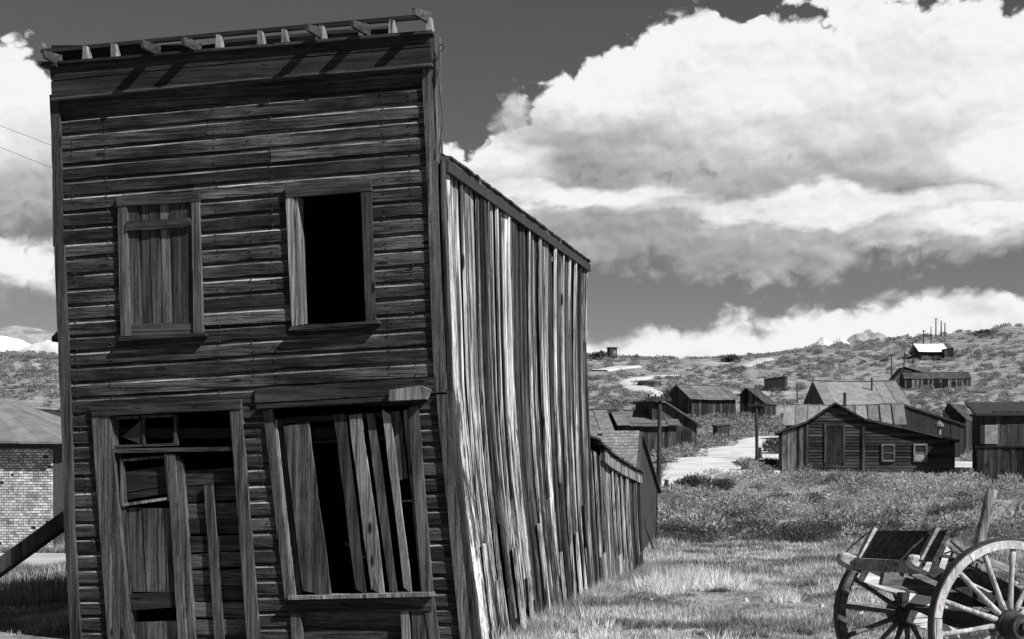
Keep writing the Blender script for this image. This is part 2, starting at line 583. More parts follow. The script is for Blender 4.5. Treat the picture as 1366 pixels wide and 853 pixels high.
PY = np.array([-300, -60, 0, 11, 14, 20, 27, 35, 45, 58, 71, 90, 120, 180, 250, 320, 365, 420, 600, 1000, 3000, 6000.])
PZ = np.array([0.0, 0.0, 0.0, -.03, -.1, -.18, -.38, -.42, -.15, .32, .86, 2.0, 3.7, 6.9, 14.5, 23.0, 27.3, 26.0, 20, 15, 10, 10.])


def height_raw(X, Y):
    X = np.asarray(X, float)
    Y = np.asarray(Y, float)
    z = np.interp(Y, PY, PZ)
    far = np.clip((Y - 60) / 300, 0, 1)
    # the skyline climbs to the right, and a little to the far left
    z = z + far ** 1.5 * (np.interp(X, [-400, -130, -60, 20, 60, 90, 130, 400], [4.5, 1.5, 0.2, .3, 1.2, 3.8, 7.2, 12]))
    z = z + far * (vnoise(X / 45, Y / 60, 1) * 3.0 + vnoise(X / 17, Y / 25, 2) * 1.2)
    mid = np.clip((Y - 10) / 25, 0, 1)
    z = z + mid * (vnoise(X / 6, Y / 6, 3) * 0.13 + vnoise(X / 2.2, Y / 2.2, 4) * 0.05) + vnoise(X / 0.9, Y / 0.9, 5) * 0.02
    return z


def axis(pts):
    out = []
    for a, b, s in pts:
        out += list(np.arange(a, b - 1e-6, s))
    out.append(pts[-1][1])
    return np.array(sorted(set(np.round(out, 4))))


GX = axis([(-3000, -500, 250), (-500, -120, 15), (-120, -40, 5), (-40, -12, 1.5), (-12, 14, .5), (14, 40, 1.2), (40, 160, 4), (160, 500, 15), (500, 3000, 250)])
GY = axis([(-300, -20, 20), (-20, 6, 2), (6, 40, .5), (40, 100, 1.2), (100, 200, 3), (200, 440, 4), (440, 1000, 30), (1000, 6000, 300)])
GZ = height_raw(GX[None, :], GY[:, None])


def tz(X, Y):
    X = np.asarray(X, float)
    Y = np.asarray(Y, float)
    i = np.clip(np.searchsorted(GX, X) - 1, 0, len(GX) - 2)
    j = np.clip(np.searchsorted(GY, Y) - 1, 0, len(GY) - 2)
    a = (X - GX[i]) / (GX[i + 1] - GX[i])
    b = (Y - GY[j]) / (GY[j + 1] - GY[j])
    return (GZ[j, i] * (1 - a) + GZ[j, i + 1] * a) * (1 - b) + (GZ[j + 1, i] * (1 - a) + GZ[j + 1, i + 1] * a) * b


_steps = np.concatenate([np.arange(7, 60, .1), np.arange(60, 480, .5)])


def G(u, v):
    """where the sight line through photo pixel (u, v) meets the ground"""
    k = (u - 683) / F
    zr = EYE + (HZ - v) / F * _steps
    g = tz(k * _steps, _steps)
    hit = np.nonzero(zr < g)[0]
    Y = _steps[hit[0]] if len(hit) else 360.0
    return Vector((k * Y, Y, float(tz(k * Y, Y))))


def W(u, v, Y):
    return Vector(((u - 683) / F * Y, Y, EYE + (HZ - v) / F * Y))


def grid_mesh(name, V, nx, ny, mat, **props):
    me = bpy.data.meshes.new(name)
    idx = np.arange(nx * ny).reshape(ny, nx)
    q = np.stack([idx[:-1, :-1], idx[:-1, 1:], idx[1:, 1:], idx[1:, :-1]], -1).reshape(-1, 4)
    set_mesh(me, V, q)
    me.materials.append(M[mat])
    me.polygons.foreach_set('use_smooth', [True] * len(me.polygons))
    o = bpy.data.objects.new(name, me)
    COL.objects.link(o)
    for k, v in props.items():
        o[k] = v
    return o


def set_mesh(me, V, Fc):
    V = np.asarray(V, np.float32)
    Fc = np.asarray(Fc, np.int32)
    k = Fc.shape[1]
    me.vertices.add(len(V))
    me.vertices.foreach_set('co', V.ravel())
    me.loops.add(Fc.size)
    me.loops.foreach_set('vertex_index', Fc.ravel())
    me.polygons.add(len(Fc))
    me.polygons.foreach_set('loop_start', np.arange(len(Fc), dtype=np.int32) * k)
    me.polygons.foreach_set('loop_total', np.full(len(Fc), k, np.int32))
    me.update(calc_edges=True)


gv = np.stack(np.broadcast_arrays(GX[None, :], GY[:, None], GZ), -1).reshape(-1, 3)
grid_mesh('ground', gv, len(GX), len(GY), 'ground', kind='structure')


def road(name, rows, mat, lift=0.03, nsub=10, label=None):
    """rows: (v, u_left, u_right) in the photo, laid on the terrain"""
    L = [G(a, v) for v, a, b in rows]
    R = [G(b, v) for v, a, b in rows]
    V = []
    rowsV = 0
    for i in range(len(rows) - 1):
        n = max(2, int((L[i + 1] - L[i]).length / 1.2))
        for k in range(n + (i == len(rows) - 2)):
            t = k / n
            l = L[i].lerp(L[i + 1], t)
            r = R[i].lerp(R[i + 1], t)
            rowsV += 1
            for j in range(nsub + 1):
                s = j / nsub
                e = 0.25 if j in (0, nsub) else 0
                x = l.x + (r.x - l.x) * s + U(-e, e)
                y = l.y + (r.y - l.y) * s + U(-e, e)
                dz = lift * (1 + y / 200.0) if 0 < j < nsub else -0.04
                V.append((x, y, float(tz(x, y)) + dz))
    return grid_mesh(name, V, nsub + 1, rowsV, mat, kind='structure')


road('dirt_road', [(657, 862, 903), (648, 866, 935), (640, 872, 985), (634, 876, 1045), (629, 880, 1045), (622, 884, 1045), (614, 888, 1045),
                   (606, 902, 1045), (600, 925, 1045), (594, 950, 1048), (588, 985, 1050), (583, 1012, 1052)], 'road', 0.03, 26)
road('dirt_road', [(628, 1262, 1330), (622, 1262, 1320), (617, 1262, 1318)], 'road', 0.03, 8)
road('winding_road', [(531, 866, 893), (524, 850, 885), (518, 834, 872), (512, 826, 850), (508, 830, 856), (504.5, 846, 880), (502, 870, 912)], 'road', 0.1, 6)
road('hill_track', [(491, 980, 996), (487, 990, 1012), (483, 1000, 1024), (479, 1010, 1034)], 'road', 0.1, 5)
road('hill_track', [(496, 786, 812), (493, 800, 832), (490, 822, 858)], 'road', 0.12, 8)
road('footpath', [(757, -60, 130), (748, -60, 130), (741, -50, 130)], 'road', 0.035, 22)
M['bare_dirt'] = plain('bare_trodden_dirt', 0.27, 0.35, 1.5, rough=1.0, bumpd=0.02, detail=8)
road('footpath', [(705, 1012, 1085), (700, 1015, 1105), (695, 1035, 1110)], 'bare_dirt', 0.02, 14)

# ------------------------------------------------------------------ the leaning hotel
A0 = (-0.614, 13.2)                     # right front corner on the ground plan


def L2(u, v, o=0.0):
    """photo pixel -> (x along the facade, z) in the hotel's own frame, on the plane o metres in front of the wall"""
    k = (u - 683) / F
    a = (k * (A0[1] - o * CT) - A0[0] + o * ST) / (CT + k * ST)
    Y = A0[1] - a * ST - o * CT
    return a, EYE + (HZ - v) / F * Y


def interp(pts, x):
    xs = [p[0] for p in pts]
    ys = [p[1] for p in pts]
    return float(np.interp(x, xs, ys))


hotel = empty('false_front_hotel', (A0[0], A0[1], 0.0), -THETA,
              label='leaning two storey false front wooden building with clapboards and gaping windows', category='building')

LEFT = [(85, 69), (133, 82), (330, 88), (420, 90), (600, 103), (694, 101), (853, 112), (875, 113)]         # v -> u inner edge of left corner board
RIGHT = [(43, 573), (88, 566), (220, 572), (480, 582), (527, 586), (600, 595), (853, 614), (875, 616)]


def luv(v): return interp(LEFT, v)
def ruv(v): return interp(RIGHT, v)


DIFF = [(100, -47), (137, -45), (450, -32), (545, -28), (800, -12), (880, -8)]


def fpoly(uv, y0, y1, jit=0.0):
    P = []
    for u, v in uv:
        a, z = L2(u, v, y0)
        P.append((a + U(-jit, jit), z + U(-jit, jit)))
    return P, y0, y1


def fpiece(name, uv, o0, o1, mat, parent=hotel, jit=0.0, sub=None, **props):
    """piece lying on the facade: photo outline, from o0 out of the wall back to o1"""
    P, _, _ = fpoly(uv, max(o0, 0), 0, jit)
    mb = MB().prism(P, -o0, -o1)
    return normals_out(mb.build(name, mat, parent, **props))


def fstick(name, c0, c1, w0, w1, o0, o1, mat, parent=hotel, n=7, wob=0.006, vertical=True, bow=0.0, **props):
    """a plank from photo point c0 to c1 with widths w0, w1 (pixels), slightly wavy edges and ragged ends"""
    secs = []
    for i in range(n + 1):
        t = i / n
        cu = c0[0] + (c1[0] - c0[0]) * t
        cv = c0[1] + (c1[1] - c0[1]) * t
        w = (w0 + (w1 - w0) * t) / 2
        if vertical:
            (xa, za), (xb, zb) = L2(cu - w, cv, max(o0, 0)), L2(cu + w, cv, max(o0, 0))
        else:
            (xa, za), (xb, zb) = L2(cu, cv + w, max(o0, 0)), L2(cu, cv - w, max(o0, 0))
        j = wob
        b = bow * math.sin(math.pi * t) + U(-j, j) * 0.5
        f = o0 + b
        bk = o1 + b
        rag = (U(-.03, .03) if i in (0, n) else 0)
        if vertical:
            xa += U(-j, j)
            xb += U(-j, j)
            secs.append([(xa, -f, za + rag), (xb, -f, zb - rag), (xb, -bk, zb - rag), (xa, -bk, za + rag)])
        else:
            za += U(-j, j)
            zb += U(-j, j)
            secs.append([(xa + rag, -f, za), (xb - rag, -f, zb), (xb - rag, -bk, zb), (xa + rag, -bk, za)])
    mb = MB().strip(secs)
    return normals_out(mb.build(name, mat, parent, **props))


# openings in the front, as (v_top, v_bottom, [(v, u_left)...], [(v, u_right)...]) in the photo
OPEN = [
    (268, 440, [(262, 163), (450, 169)], [(262, 259), (450, 265)]),
    (253, 432, [(249, 388), (440, 397)], [(249, 487), (440, 495)]),
    (549, 900, [(545, 130), (870, 155)], [(545, 314), (870, 338)]),
    (541, 900, [(545, 360), (800, 392), (870, 396)], [(530, 550), (790, 578), (870, 582)]),
]


def clapboards():
    i = 0
    yl = 116.0
    while yl < 872:
        d0 = interp(DIFF, yl)
        yl2 = yl + 20.7
        d1 = interp(DIFF, yl2)

        def vat(u, which, yl=yl, yl2=yl2, d0=d0, d1=d1):
            L = luv(yl)
            R = ruv(yl)
            t = (u - L) / (R - L)
            return (yl + d0 * t) if which == 0 else (yl2 + d1 * t)
        vm = (yl + yl2) / 2
        cuts = []
        for (vt, vb, ul, ur) in OPEN:
            uc = (interp(ul, vm) + interp(ur, vm)) / 2
            t0, t1 = vat(uc, 0), vat(uc, 1)
            c = (t0 + t1) / 2
            if t1 > vt + 3 and t0 < vb - 3:
                a, b = interp(ul, c), interp(ur, c)
                # how much of the board is left over above or below the opening
                keep = None
                if t0 < vt - 3:
                    keep = ('top', (vt - t0) / (t1 - t0))
                elif t1 > vb + 3:
                    keep = ('bot', (vb - t0) / (t1 - t0))
                cuts.append((a, b, keep))
        cuts.sort()
        L, R = luv(vm) - 3, ruv(vm) + 3
        segs = []
        cur = L
        for a, b, keep in cuts:
            if a > cur + 2:
                segs.append((cur, a, 0.0, 1.0))
            if keep:
                segs.append((a, b, 0.0, keep[1]) if keep[0] == 'top' else (a, b, keep[1], 1.0))
            cur = b
        if R > cur + 2:
            segs.append((cur, R, 0.0, 1.0))
        # long runs are pieced from two boards now and then
        out = []
        for s in segs:
            if s[1] - s[0] > 300 and random.random() < .3 and s[2] == 0 and s[3] == 1:
                m = s[0] + (s[1] - s[0]) * U(.3, .7)
                out += [(s[0], m - .5, 0, 1), (m + .5, s[1], 0, 1)]
            else:
                out.append(s)
        for (u0, u1, s0, s1) in out:
            n = max(2, int((u1 - u0) / 24))
            secs = []
            lip = U(.013, .020)
            warp = U(-.004, .006)
            ph = U(0, 6)
            for k in range(n + 1):
                u = u0 + (u1 - u0) * k / n
                va, vb_ = vat(u, 0), vat(u, 1)
                h = vb_ - va
                top = va + h * s0
                bot = va + h * s1 + U(-.5, .5) + 0.4 * math.sin(ph + u * .02)
                cov = top + h * .33 + U(-.6, .6)
                x, zt = L2(u, top)
                _, zc = L2(u, min(cov, bot - 1))
                _, zm = L2(u, min(top + h * .235, bot - 2))
                _, zb = L2(u, bot)
                wv = warp * math.sin(ph + k * .7) + U(-.0015, .0015)
                f = lip + wv
                nick = U(.004, .012) if random.random() < .06 else 0
                secs.append([(x, -0.002, zt), (x, -0.004, zm), (x, -f, zc), (x, -f - .002, zb + nick), (x, 0.0, zb + .001), (x, 0.012, zt)])
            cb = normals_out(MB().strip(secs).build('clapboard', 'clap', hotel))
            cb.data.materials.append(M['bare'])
            for p_ in cb.data.polygons:         # upward cove faces in lighter wood: sunlit edge highlight painted in
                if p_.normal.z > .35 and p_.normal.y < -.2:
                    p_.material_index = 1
        yl = yl2
        i += 1


clapboards()

# nail heads in the front, along the studs
nm = MB()
for us in (100, 145, 290, 335, 365, 515, 550):
    v_ = 125
    while v_ < 850:
        uu = us + interp([(60, -6), (540, 6), (850, 40)], v_) + U(-1.5, 1.5)
        inside = any(vt - 6 < v_ < vb + 6 and interp(ul, v_) - 14 < uu < interp(ur, v_) + 14 for (vt, vb, ul, ur) in OPEN)
        if luv(v_) + 4 < uu < ruv(v_) - 16 and not inside and random.random() < .75:
            a_, z_ = L2(uu, v_ + U(-2, 2))
            q_ = U(.005, .008)
            nm.prism([(a_ + q_ * math.cos(k * 1.047), z_ + q_ * math.sin(k * 1.047)) for k in range(6)], -.027, -.012)
        v_ += 10.4
normals_out(nm.build('nail_heads', 'iron', hotel, kind='stuff'))

# dark sheathing right behind the clapboards, with the openings left free


def front_sheathing():
    mb = MB()
    vs = [60, 110, 253, 268, 432, 440, 541, 549, 700, 872]
    for a, b in zip(vs[:-1], vs[1:]):
        vm = (a + b) / 2
        cuts = sorted((ul, ur) for (vt, vb, ul, ur) in OPEN if vt <= vm <= vb)
        cuts = sorted(cuts, key=lambda c: interp(c[0], vm))
        edges = [(LEFT, cuts[0][0])] if cuts else [(LEFT, RIGHT)]
        for i, c in enumerate(cuts):
            edges.append((c[1], cuts[i + 1][0] if i + 1 < len(cuts) else RIGHT))
        for l, r in edges:
            sa = 2 if l is LEFT else 3
            sb = 2 if r is RIGHT else 3
            p = [L2(interp(l, b) - sa, b), L2(interp(r, b) + sb, b), L2(interp(r, a) + sb, a), L2(interp(l, a) - sa, a)]
            mb.prism(p, 0.014, 0.06)
    normals_out(mb.build('wall_sheathing', 'dark', hotel))


front_sheathing()

# corner boards
def fband(name, pts, w, o0, o1, mat, parent=hotel, **props):
    """upright board following photo points (u centre, v) of width w pixels"""
    secs = []
    for (u, v) in pts:
        (xa, z), (xb, _) = L2(u - w / 2, v), L2(u + w / 2, v)
        j = U(-.003, .003)
        secs.append([(xa + j, -o0, z), (xb + j, -o0, z), (xb + j, -o1, z), (xa + j, -o1, z)])
    return normals_out(MB().strip(secs).build(name, mat, parent, **props))


def dens_pts(pts, n=6):
    out = []
    for (a, b), (c, d) in zip(pts[:-1], pts[1:]):
        for k in range(n):
            t = k / n
            out.append((a + (c - a) * t, b + (d - b) * t))
    out.append(pts[-1])
    return out


fband('corner_board', dens_pts([(75.5, 128), (79, 230), (80, 330)]), 12, .045, -.02, 'trimz')
fband('corner_board', dens_pts([(82, 328), (86, 430), (93, 600), (95, 694), (104, 853), (105, 875)]), 13, .05, -.02, 'trimz')
fband('corner_board', dens_pts([(571, 86), (577, 220), (586, 480), (589, 524)]), 13, .045, -.03, 'trimz')
fband('corner_board', dens_pts([(591, 527), (602, 640), (612, 740), (623, 853), (625, 876)]), 14, .055, -.03, 'trimz')
fband('corner_board', dens_pts([(601, 521), (613, 640), (622, 740), (632, 853), (634, 876)]), 8, .035, -.04, 'trimz')
# narrow board on the edge of the false front, seen from the side
fband('edge_board', dens_pts([(578.5, 44), (580, 140), (583, 300), (590, 430), (594, 520)]), 6, .03, -.17, 'trimz')

# fascia and the broken cornice
fpiece('fascia_board', [(69, 131), (320, 105), (576, 84), (574, 63), (320, 84), (68, 109)], .075, .02, 'fascia', jit=.003)
fpiece('fascia_board', [(68, 108), (320, 83), (574, 62), (574, 43), (320, 65), (66, 87)], .08, .02, 'fascia', jit=.003)
fpiece('cornice_moulding', [(68, 134), (320, 108), (576, 88), (576, 84), (320, 104.5), (68, 131)], .10, .02, 'trimx')
fpiece('cornice_shelf', [(52, 87), (320, 65), (576, 44), (576, 40), (320, 61.5), (52, 84)], .12, -.06, 'trimx')
fpiece('cornice_shelf', [(50, 82), (72, 82), (74, 88), (52, 88)], .16, .03, 'fascia')
fpiece('cornice_rail', [(54, 71), (320, 46), (561, 25), (561, 19), (320, 40.5), (54, 66)], .03, -.01, 'fascia')
# leaning back boards in the cornice gaps, shade put into darker wood
gaps = [(76, 112), (114, 150), (153, 200), (205, 252), (258, 288), (294, 343), (349, 376), (382, 418), (432, 476), (484, 520)]
for ga, gb in gaps:
    def ct(u): return 86 - (u - 66) * 43 / 509
    fpiece('cornice_back_board', [(ga - 1, ct(ga) - U(2.5, 5)), (gb, ct(gb) - U(2.5, 5)), (gb, ct(gb) - U(9, 11.5)), (ga - 1, ct(ga) - U(9, 11.5))], -.03, -.05, 'farwoodx', jit=.004)
    if random.random() < .75:
        fpiece('cornice_back_board', [(ga - 1, ct(ga) - 11), (gb, ct(gb) - 11.5), (gb, ct(gb) - 16), (ga - 1, ct(ga) - 16)], -.06, -.08, 'farwoodx', jit=.004)
for su in (113.5, 151, 291, 347, 378.5, 429.5, 522.5, 572):
    top = 86 - (su - 66) * 43 / 509
    w = 6.5
    fpiece('cornice_stub', [(su - w / 2 - 1, top), (su + w / 2 + 1, top), (su + w / 2 - 1.5, top - 21), (su - w / 2, top - 21)], .09, .0, 'bright', jit=.004)
for (bu, bv) in ((70, 76), (201, 63), (255, 59), (420, 42), (480, 36), (562, 20)):
    # a rafter tail sticking out towards the street and splayed to the left
    L = U(.20, .25)
    x, z = L2(bu + 12, bv + 5)
    xt, zt_ = L2(bu - 11, bv - U(6, 9), L)
    xu, zu = L2(bu - 9, bv + U(1, 4), L)
    mb = MB()
    p = [(x, -.03, z - .07), (x, -.03, z + .045), (xt, -.05 - L, zt_), (xu, -.05 - L, zu)]
    q = [(a + .03, b, c) for a, b, c in p]
    mb.hexa(p + q)
    normals_out(mb.build('rafter_tail', 'trimx', hotel))

# upper left window: boarded up
def window_parent(name, **props):
    return MB().box((0, .04, 1.79), (.001, .041, 1.791)).build(name, 'dark', hotel)


w1 = fpiece('window_frame', [(156.5, 276), (169, 275), (173.5, 448), (161, 449)], .05, .0, 'trimz', label='boarded up window frame')
fpiece('side_casing', [(255, 268), (265, 266.5), (270.5, 445.5), (258.5, 446.5)], .05, .0, 'trimz', w1)
fpiece('head_casing', [(154.5, 263), (264.5, 256), (265.5, 268.5), (156, 276)], .055, .0, 'trimx', w1)
fpiece('sill', [(157, 455), (274, 448.5), (273.5, 444), (157, 450)], .09, .0, 'trimx', w1)
fpiece('bottom_rail', [(172.5, 449), (260, 445), (258.5, 430.5), (172, 433)], .03, -.02, 'trimx', w1)
wu = [169, 183.5, 198, 212.5, 226.5, 241, 256]
wb = [174, 189, 203.5, 217.5, 231.5, 245, 258]
for i in range(6):
    fpiece('shutter_board', [(wb[i] + .6, 433), (wb[i + 1] - .8, 432), (wu[i + 1] - .8, 268.5), (wu[i] + .6, 270)], .020 + U(-.006, .008), -.01 + U(-.005, .005), 'board', w1, jit=.004)
fstick('cross_board', (167.5, 302), (254, 296), 12, 12.5, .06, .03, 'trimx', w1, vertical=False)

# upper right window: open and black
w2 = fpiece('window_frame', [(381, 264), (390, 263.5), (396.5, 434.5), (389, 435.5)], .05, .0, 'bright', label='empty window frame of the dark opening')
fpiece('jamb', [(390.2, 263.5), (396, 262), (401.5, 433.5), (396.7, 434.5)], .045, -.12, 'bright', w2)  # sunlight on this jamb put into a paler wood
fpiece('side_casing', [(481.5, 257), (494.5, 255.5), (500.5, 428), (488, 429.5)], .05, -.01, 'trimz', w2)
fpiece('head_casing', [(380, 249), (494.5, 239), (495, 254.5), (381, 264)], .055, .0, 'trimx', w2)
fpiece('sill', [(384, 441), (505, 431.5), (504, 427.5), (388, 436)], .10, -.1, 'trimx', w2)

# door unit
fpiece('frieze_board', [(340, 538), (582, 524), (582, 503), (340, 519)], .045, .01, 'trimx', jit=.002)
d = fpiece('door_frame', [(122, 556), (135, 555), (158, 876), (145, 876)], .05, .0, 'trimz', label='tall door frame with broken transom')
fpiece('jamb', [(135.3, 555), (146, 554), (176, 876), (158.3, 876)], .045, -.14, 'trimz', d)
fpiece('side_casing', [(306.5, 548), (321.5, 546.5), (348, 876), (331, 876)], .05, .0, 'trimz', d)
fpiece('head_casing', [(120.5, 543), (320.5, 532.5), (321, 546), (122, 555.5)], .06, .0, 'trimx', d)
fpiece('transom_bar', [(146, 605), (311.5, 601.5), (311, 596), (146, 599)], .03, -.10, 'trimx', d)
ts = fpiece('transom_sash', [(150, 597.5), (233, 594.5), (233, 591), (150, 594)], -.03, -.07, 'trimx', d)
fpiece('sash_bar', [(150, 597), (153.5, 597), (153, 558), (149.5, 558)], -.03, -.07, 'trimz', ts)
fpiece('sash_bar', [(187.5, 596), (190.5, 596), (190, 556), (187, 556)], -.03, -.07, 'trimz', ts)
fpiece('sash_bar', [(230, 594.5), (234.5, 594.5), (233.5, 553), (229.5, 553)], -.03, -.07, 'trimz', ts)
fpiece('sash_bar', [(150, 560), (233, 556), (233, 552.5), (150, 556)], -.03, -.07, 'trimz', ts)
fpiece('broken_pane', [(160, 583), (185, 593), (185, 561)], -.045, -.05, 'glass', ts)
# door leaf
dl = fpiece('door_leaf', [(158, 612), (163, 612), (178, 876), (171, 876)], -.02, -.06, 'trimz', d, label='battered door leaf with boarded upper panel')
fpiece('door_rail', [(173.5, 815), (237, 810), (236, 789), (172.5, 793)], -.015, -.06, 'trimx', dl)
fpiece('panel_frame', [(163, 676), (230, 666), (230, 662.5), (163, 672)], .0, -.05, 'bright', dl)
fpiece('panel_frame', [(160.5, 674), (164, 674), (162.5, 614), (159.5, 614)], .0, -.05, 'trimz', dl)
fpiece('panel_frame', [(224.5, 668), (229, 668), (224, 606), (218.5, 606)], .0, -.05, 'bright', dl)
fpiece('panel_frame', [(160, 616), (220, 611), (220, 608), (160, 612)], .0, -.05, 'trimz', dl)
for i, (ya, yb) in enumerate(((627, 641), (642, 655), (656, 665))):
    fpiece('door_board', [(163, yb + 3), (225, yb - 7), (224, ya - 7), (163, ya + 3)], -.05, -.08, 'fascia', dl, jit=.004)
db = [(166, 187, 175, 192), (188, 217, 194, 221), (218, 234, 222, 236)]
for k, (a, b, c, e) in enumerate(db):
    fpiece('door_board', [(c, 790), (e, 790), (b, 678), (a, 678)], -.035 + .008 * k, -.07, 'board', dl, jit=.003)
fpiece('door_board', [(194, 876), (238, 876), (236, 829), (192, 831)], -.05, -.08, 'trimz', dl)
fpiece('door_board', [(178, 876), (192, 876), (191, 831), (176, 831)], -.05, -.08, 'board', dl)
fpiece('centre_stile', [(222, 606), (233, 606), (250, 876), (239, 876)], .015, -.08, 'trimz', d)
fpiece('centre_stile', [(234, 606), (242, 620), (260, 876), (250.5, 876)], -.01, -.08, 'trimz', d)
for k in range(11):
    y = 628 + k * 22 + U(-2, 2)
    drop = U(-6, 6)
    fpiece('infill_board', [(240 + (y - 600) * .06, y + 20.5), (318 + (y - 600) * .06, y + 20.5 - 2 + drop * .3), (318 + (y - 600) * .06, y - 2 + drop * .3), (240 + (y - 600) * .06, y + .5)],
           -.07 + U(-.012, .012), -.11, 'clap', d, jit=.005)
fpiece('infill_lath', [(270, 648), (281.5, 647), (298, 876), (286, 876)], -.03, -.06, 'trimz', d)

# lower right window with slanting slats
w3 = fpiece('window_frame', [(351, 549), (363, 546), (388, 796), (380, 800)], .045, .0, 'trimz', label='ruined shop window frame with slanting slats')
fpiece('side_casing', [(543.5, 544), (557, 541), (577, 790), (589, 876), (576, 876), (563, 792)], .05, .0, 'trimz', w3)
fpiece('jamb', [(364, 563), (368.5, 560), (394.5, 797), (390.5, 797)], .02, -.03, 'bright', w3)
fpiece('jamb', [(368.7, 561), (377, 560), (402, 796), (395, 797)], -.01, -.06, 'trimz', w3)
fpiece('jamb', [(537.5, 548), (543, 547), (567, 790), (561.5, 790)], .01, -.06, 'trimz', w3)
fpiece('head_rail', [(365, 566), (520, 556), (520, 549), (365, 559)], -.03, -.08, 'trimx', w3)
fpiece('drip_cap', [(342, 545.5), (519, 535), (519, 529), (342, 540)], .11, .0, 'trimx', w3)
fpiece('drip_cap', [(518, 535), (566, 533), (572, 519), (560, 515), (520, 521)], .15, .0, 'bright', w3, jit=.006)
fpiece('sill', [(384, 800.5), (576, 796), (575.5, 790.5), (384, 796)], .12, -.08, 'bright', w3)
fpiece('apron', [(385, 818), (576, 815), (576, 796.5), (384.5, 801)], .06, .0, 'trimx', w3)
fpiece('pilaster', [(390, 876), (405, 876), (400, 818.5), (387, 818.5)], .04, -.01, 'trimz', w3)
fpiece('pilaster', [(537, 876), (549, 876), (545, 815.5), (534.5, 815.5)], .045, -.01, 'bright', w3)
fpiece('pilaster', [(551, 876), (571, 876), (569, 815.5), (549, 815.5)], .04, -.01, 'trimz', w3)
for k in range(3):
    fpiece('apron_board', [(400, 839 + 20 * k), (540, 836 + 20 * k), (540, 817 + 20 * k), (400, 819 + 20 * k)], -.02 + U(-.01, .01), -.05, 'clap', w3, jit=.004)
fstick('slat', (395, 566), (423, 792), 33, 38, .03, .005, 'board', w3, bow=.01, wob=.004)
fstick('slat', (453, 553), (481.5, 790), 16.5, 14, .03, .005, 'board', w3)
fstick('slat', (473, 553), (504, 790), 17, 18, .045, .015, 'bright', w3, wob=.01)
fstick('slat', (494, 552), (524.5, 789), 11.5, 11, .03, .005, 'board', w3)
fstick('slat', (515, 550), (543.5, 788), 10, 9.5, .055, .02, 'bright', w3)
fstick('slat', (527, 549), (537, 640), 13, 15, .0, -.03, 'board', w3)
fpiece('muntin', [(410, 592), (520, 586), (520, 583), (410, 589)], -.06, -.09, 'trimx', w3)
fpiece('muntin', [(536, 670), (553, 669.5), (553, 667), (536, 667.5)], -.02, -.05, 'bright', w3)
ml = MB()
xa, za = L2(437, 729)
xb, zb = L2(472, 748)
ml.beam((xa, .5, za), (xb, .35, zb), .02, .02)
ml.build('fallen_lath', 'bright', hotel)

# --- long right side wall -------------------------------------------------
OFF0 = sorted([(L2(u, v)[1], L2(u, v)[0]) for u, v in ((584, 43), (586, 140), (587, 220), (594, 430), (597, 520), (608, 640), (622, 740), (637, 853), (640, 880))])
TL = 7.07


def side_xt(u, t=None):
    pass


def z_at(v, x, t):
    Y = A0[1] - x * ST + t * CT
    return EYE + (HZ - v) / F * Y


def x_for(u, t):
    """x offset that puts a point at depth t on photo column u"""
    k = (u - 683) / F
    # A0x + x CT + t ST = k (A0y - x ST + t CT)
    return (k * (A0[1] + t * CT) - A0[0] - t * ST) / (CT + k * ST)


OFF1 = []
for u, v in ((781, 357), (779, 430), (779.5, 500), (781.5, 583), (785, 700), (792, 790)):
    x = x_for(u, TL)
    OFF1.append((z_at(v, x, TL), x))
OFF1.sort()
ZTOP0 = L2(587, 214)[1]
ZTOP1 = z_at(353, OFF1[-1][1], TL)


def off(t, z):
    s = min(max(t / TL, 0), 1.9)
    a = interp(OFF0, z)
    b = interp(OFF1, z)
    return a + (b - a) * min(s, 1) - 0.0


def ztop(t):
    return ZTOP0 + (ZTOP1 - ZTOP0) * t / TL


def gz_side(t):
    x = 0.2
    X = A0[0] + x * CT + t * ST
    Y = A0[1] - x * ST + t * CT
    return float(tz(X, Y))


def side_plank(t0, t1, z0, z1, oa, ob, thick, mat, name='wall_board', twist=0.0, drift=0.0, xf=off, parent=hotel, z1b=None):
    n = 9
    secs = []
    ph = U(0, 6)
    am = U(0, .008)
    for i in range(n + 1):
        s = i / n
        z = z0 + (z1 - z0) * s
        zb = z0 + ((z1b if z1b is not None else z1) - z0) * s
        b = am * math.sin(ph + s * 5)
        dt = drift * (1 - s)
        j = U(-.004, .004)
        ta, tb = t0 + dt + j, t1 + dt + U(-.004, .004)
        o1 = oa + b
        o2 = ob + b + twist * (1 - s)
        secs.append([(xf(ta, z) + o1, ta, z), (xf(tb, zb) + o2, tb, zb), (xf(tb, zb) + o2 - thick, tb, zb), (xf(ta, z) + o1 - thick, ta, z)])
    return normals_out(MB().strip(secs).build(name, mat, parent))


t = 0.03
joints = []
while t < TL - .05:
    w = U(.12, .25)
    t1 = min(t + w, TL)
    g = gz_side(t)
    flare = .25 * max(0, 1 - t / 2.5)
    z0 = g + U(-.12, .05)
    za, zb_ = ztop(t) - .03, ztop(t1) - .03
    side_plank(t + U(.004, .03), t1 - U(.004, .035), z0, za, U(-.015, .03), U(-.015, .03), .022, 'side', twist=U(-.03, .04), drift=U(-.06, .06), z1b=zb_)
    joints.append(t1)
    t = t1
for tj in joints[:-1]:
    if random.random() < .45:
        w = U(.035, .07)
        lo = gz_side(tj) + (U(-.1, .3) if random.random() < .75 else U(.5, 1.8))
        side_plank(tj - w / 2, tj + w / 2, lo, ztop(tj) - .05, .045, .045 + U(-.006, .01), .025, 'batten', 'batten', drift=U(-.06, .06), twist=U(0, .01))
side_plank(-.02, .07, gz_side(0) - .1, ZTOP0 + .0, .035, .035, .03, 'side', 'corner_board')
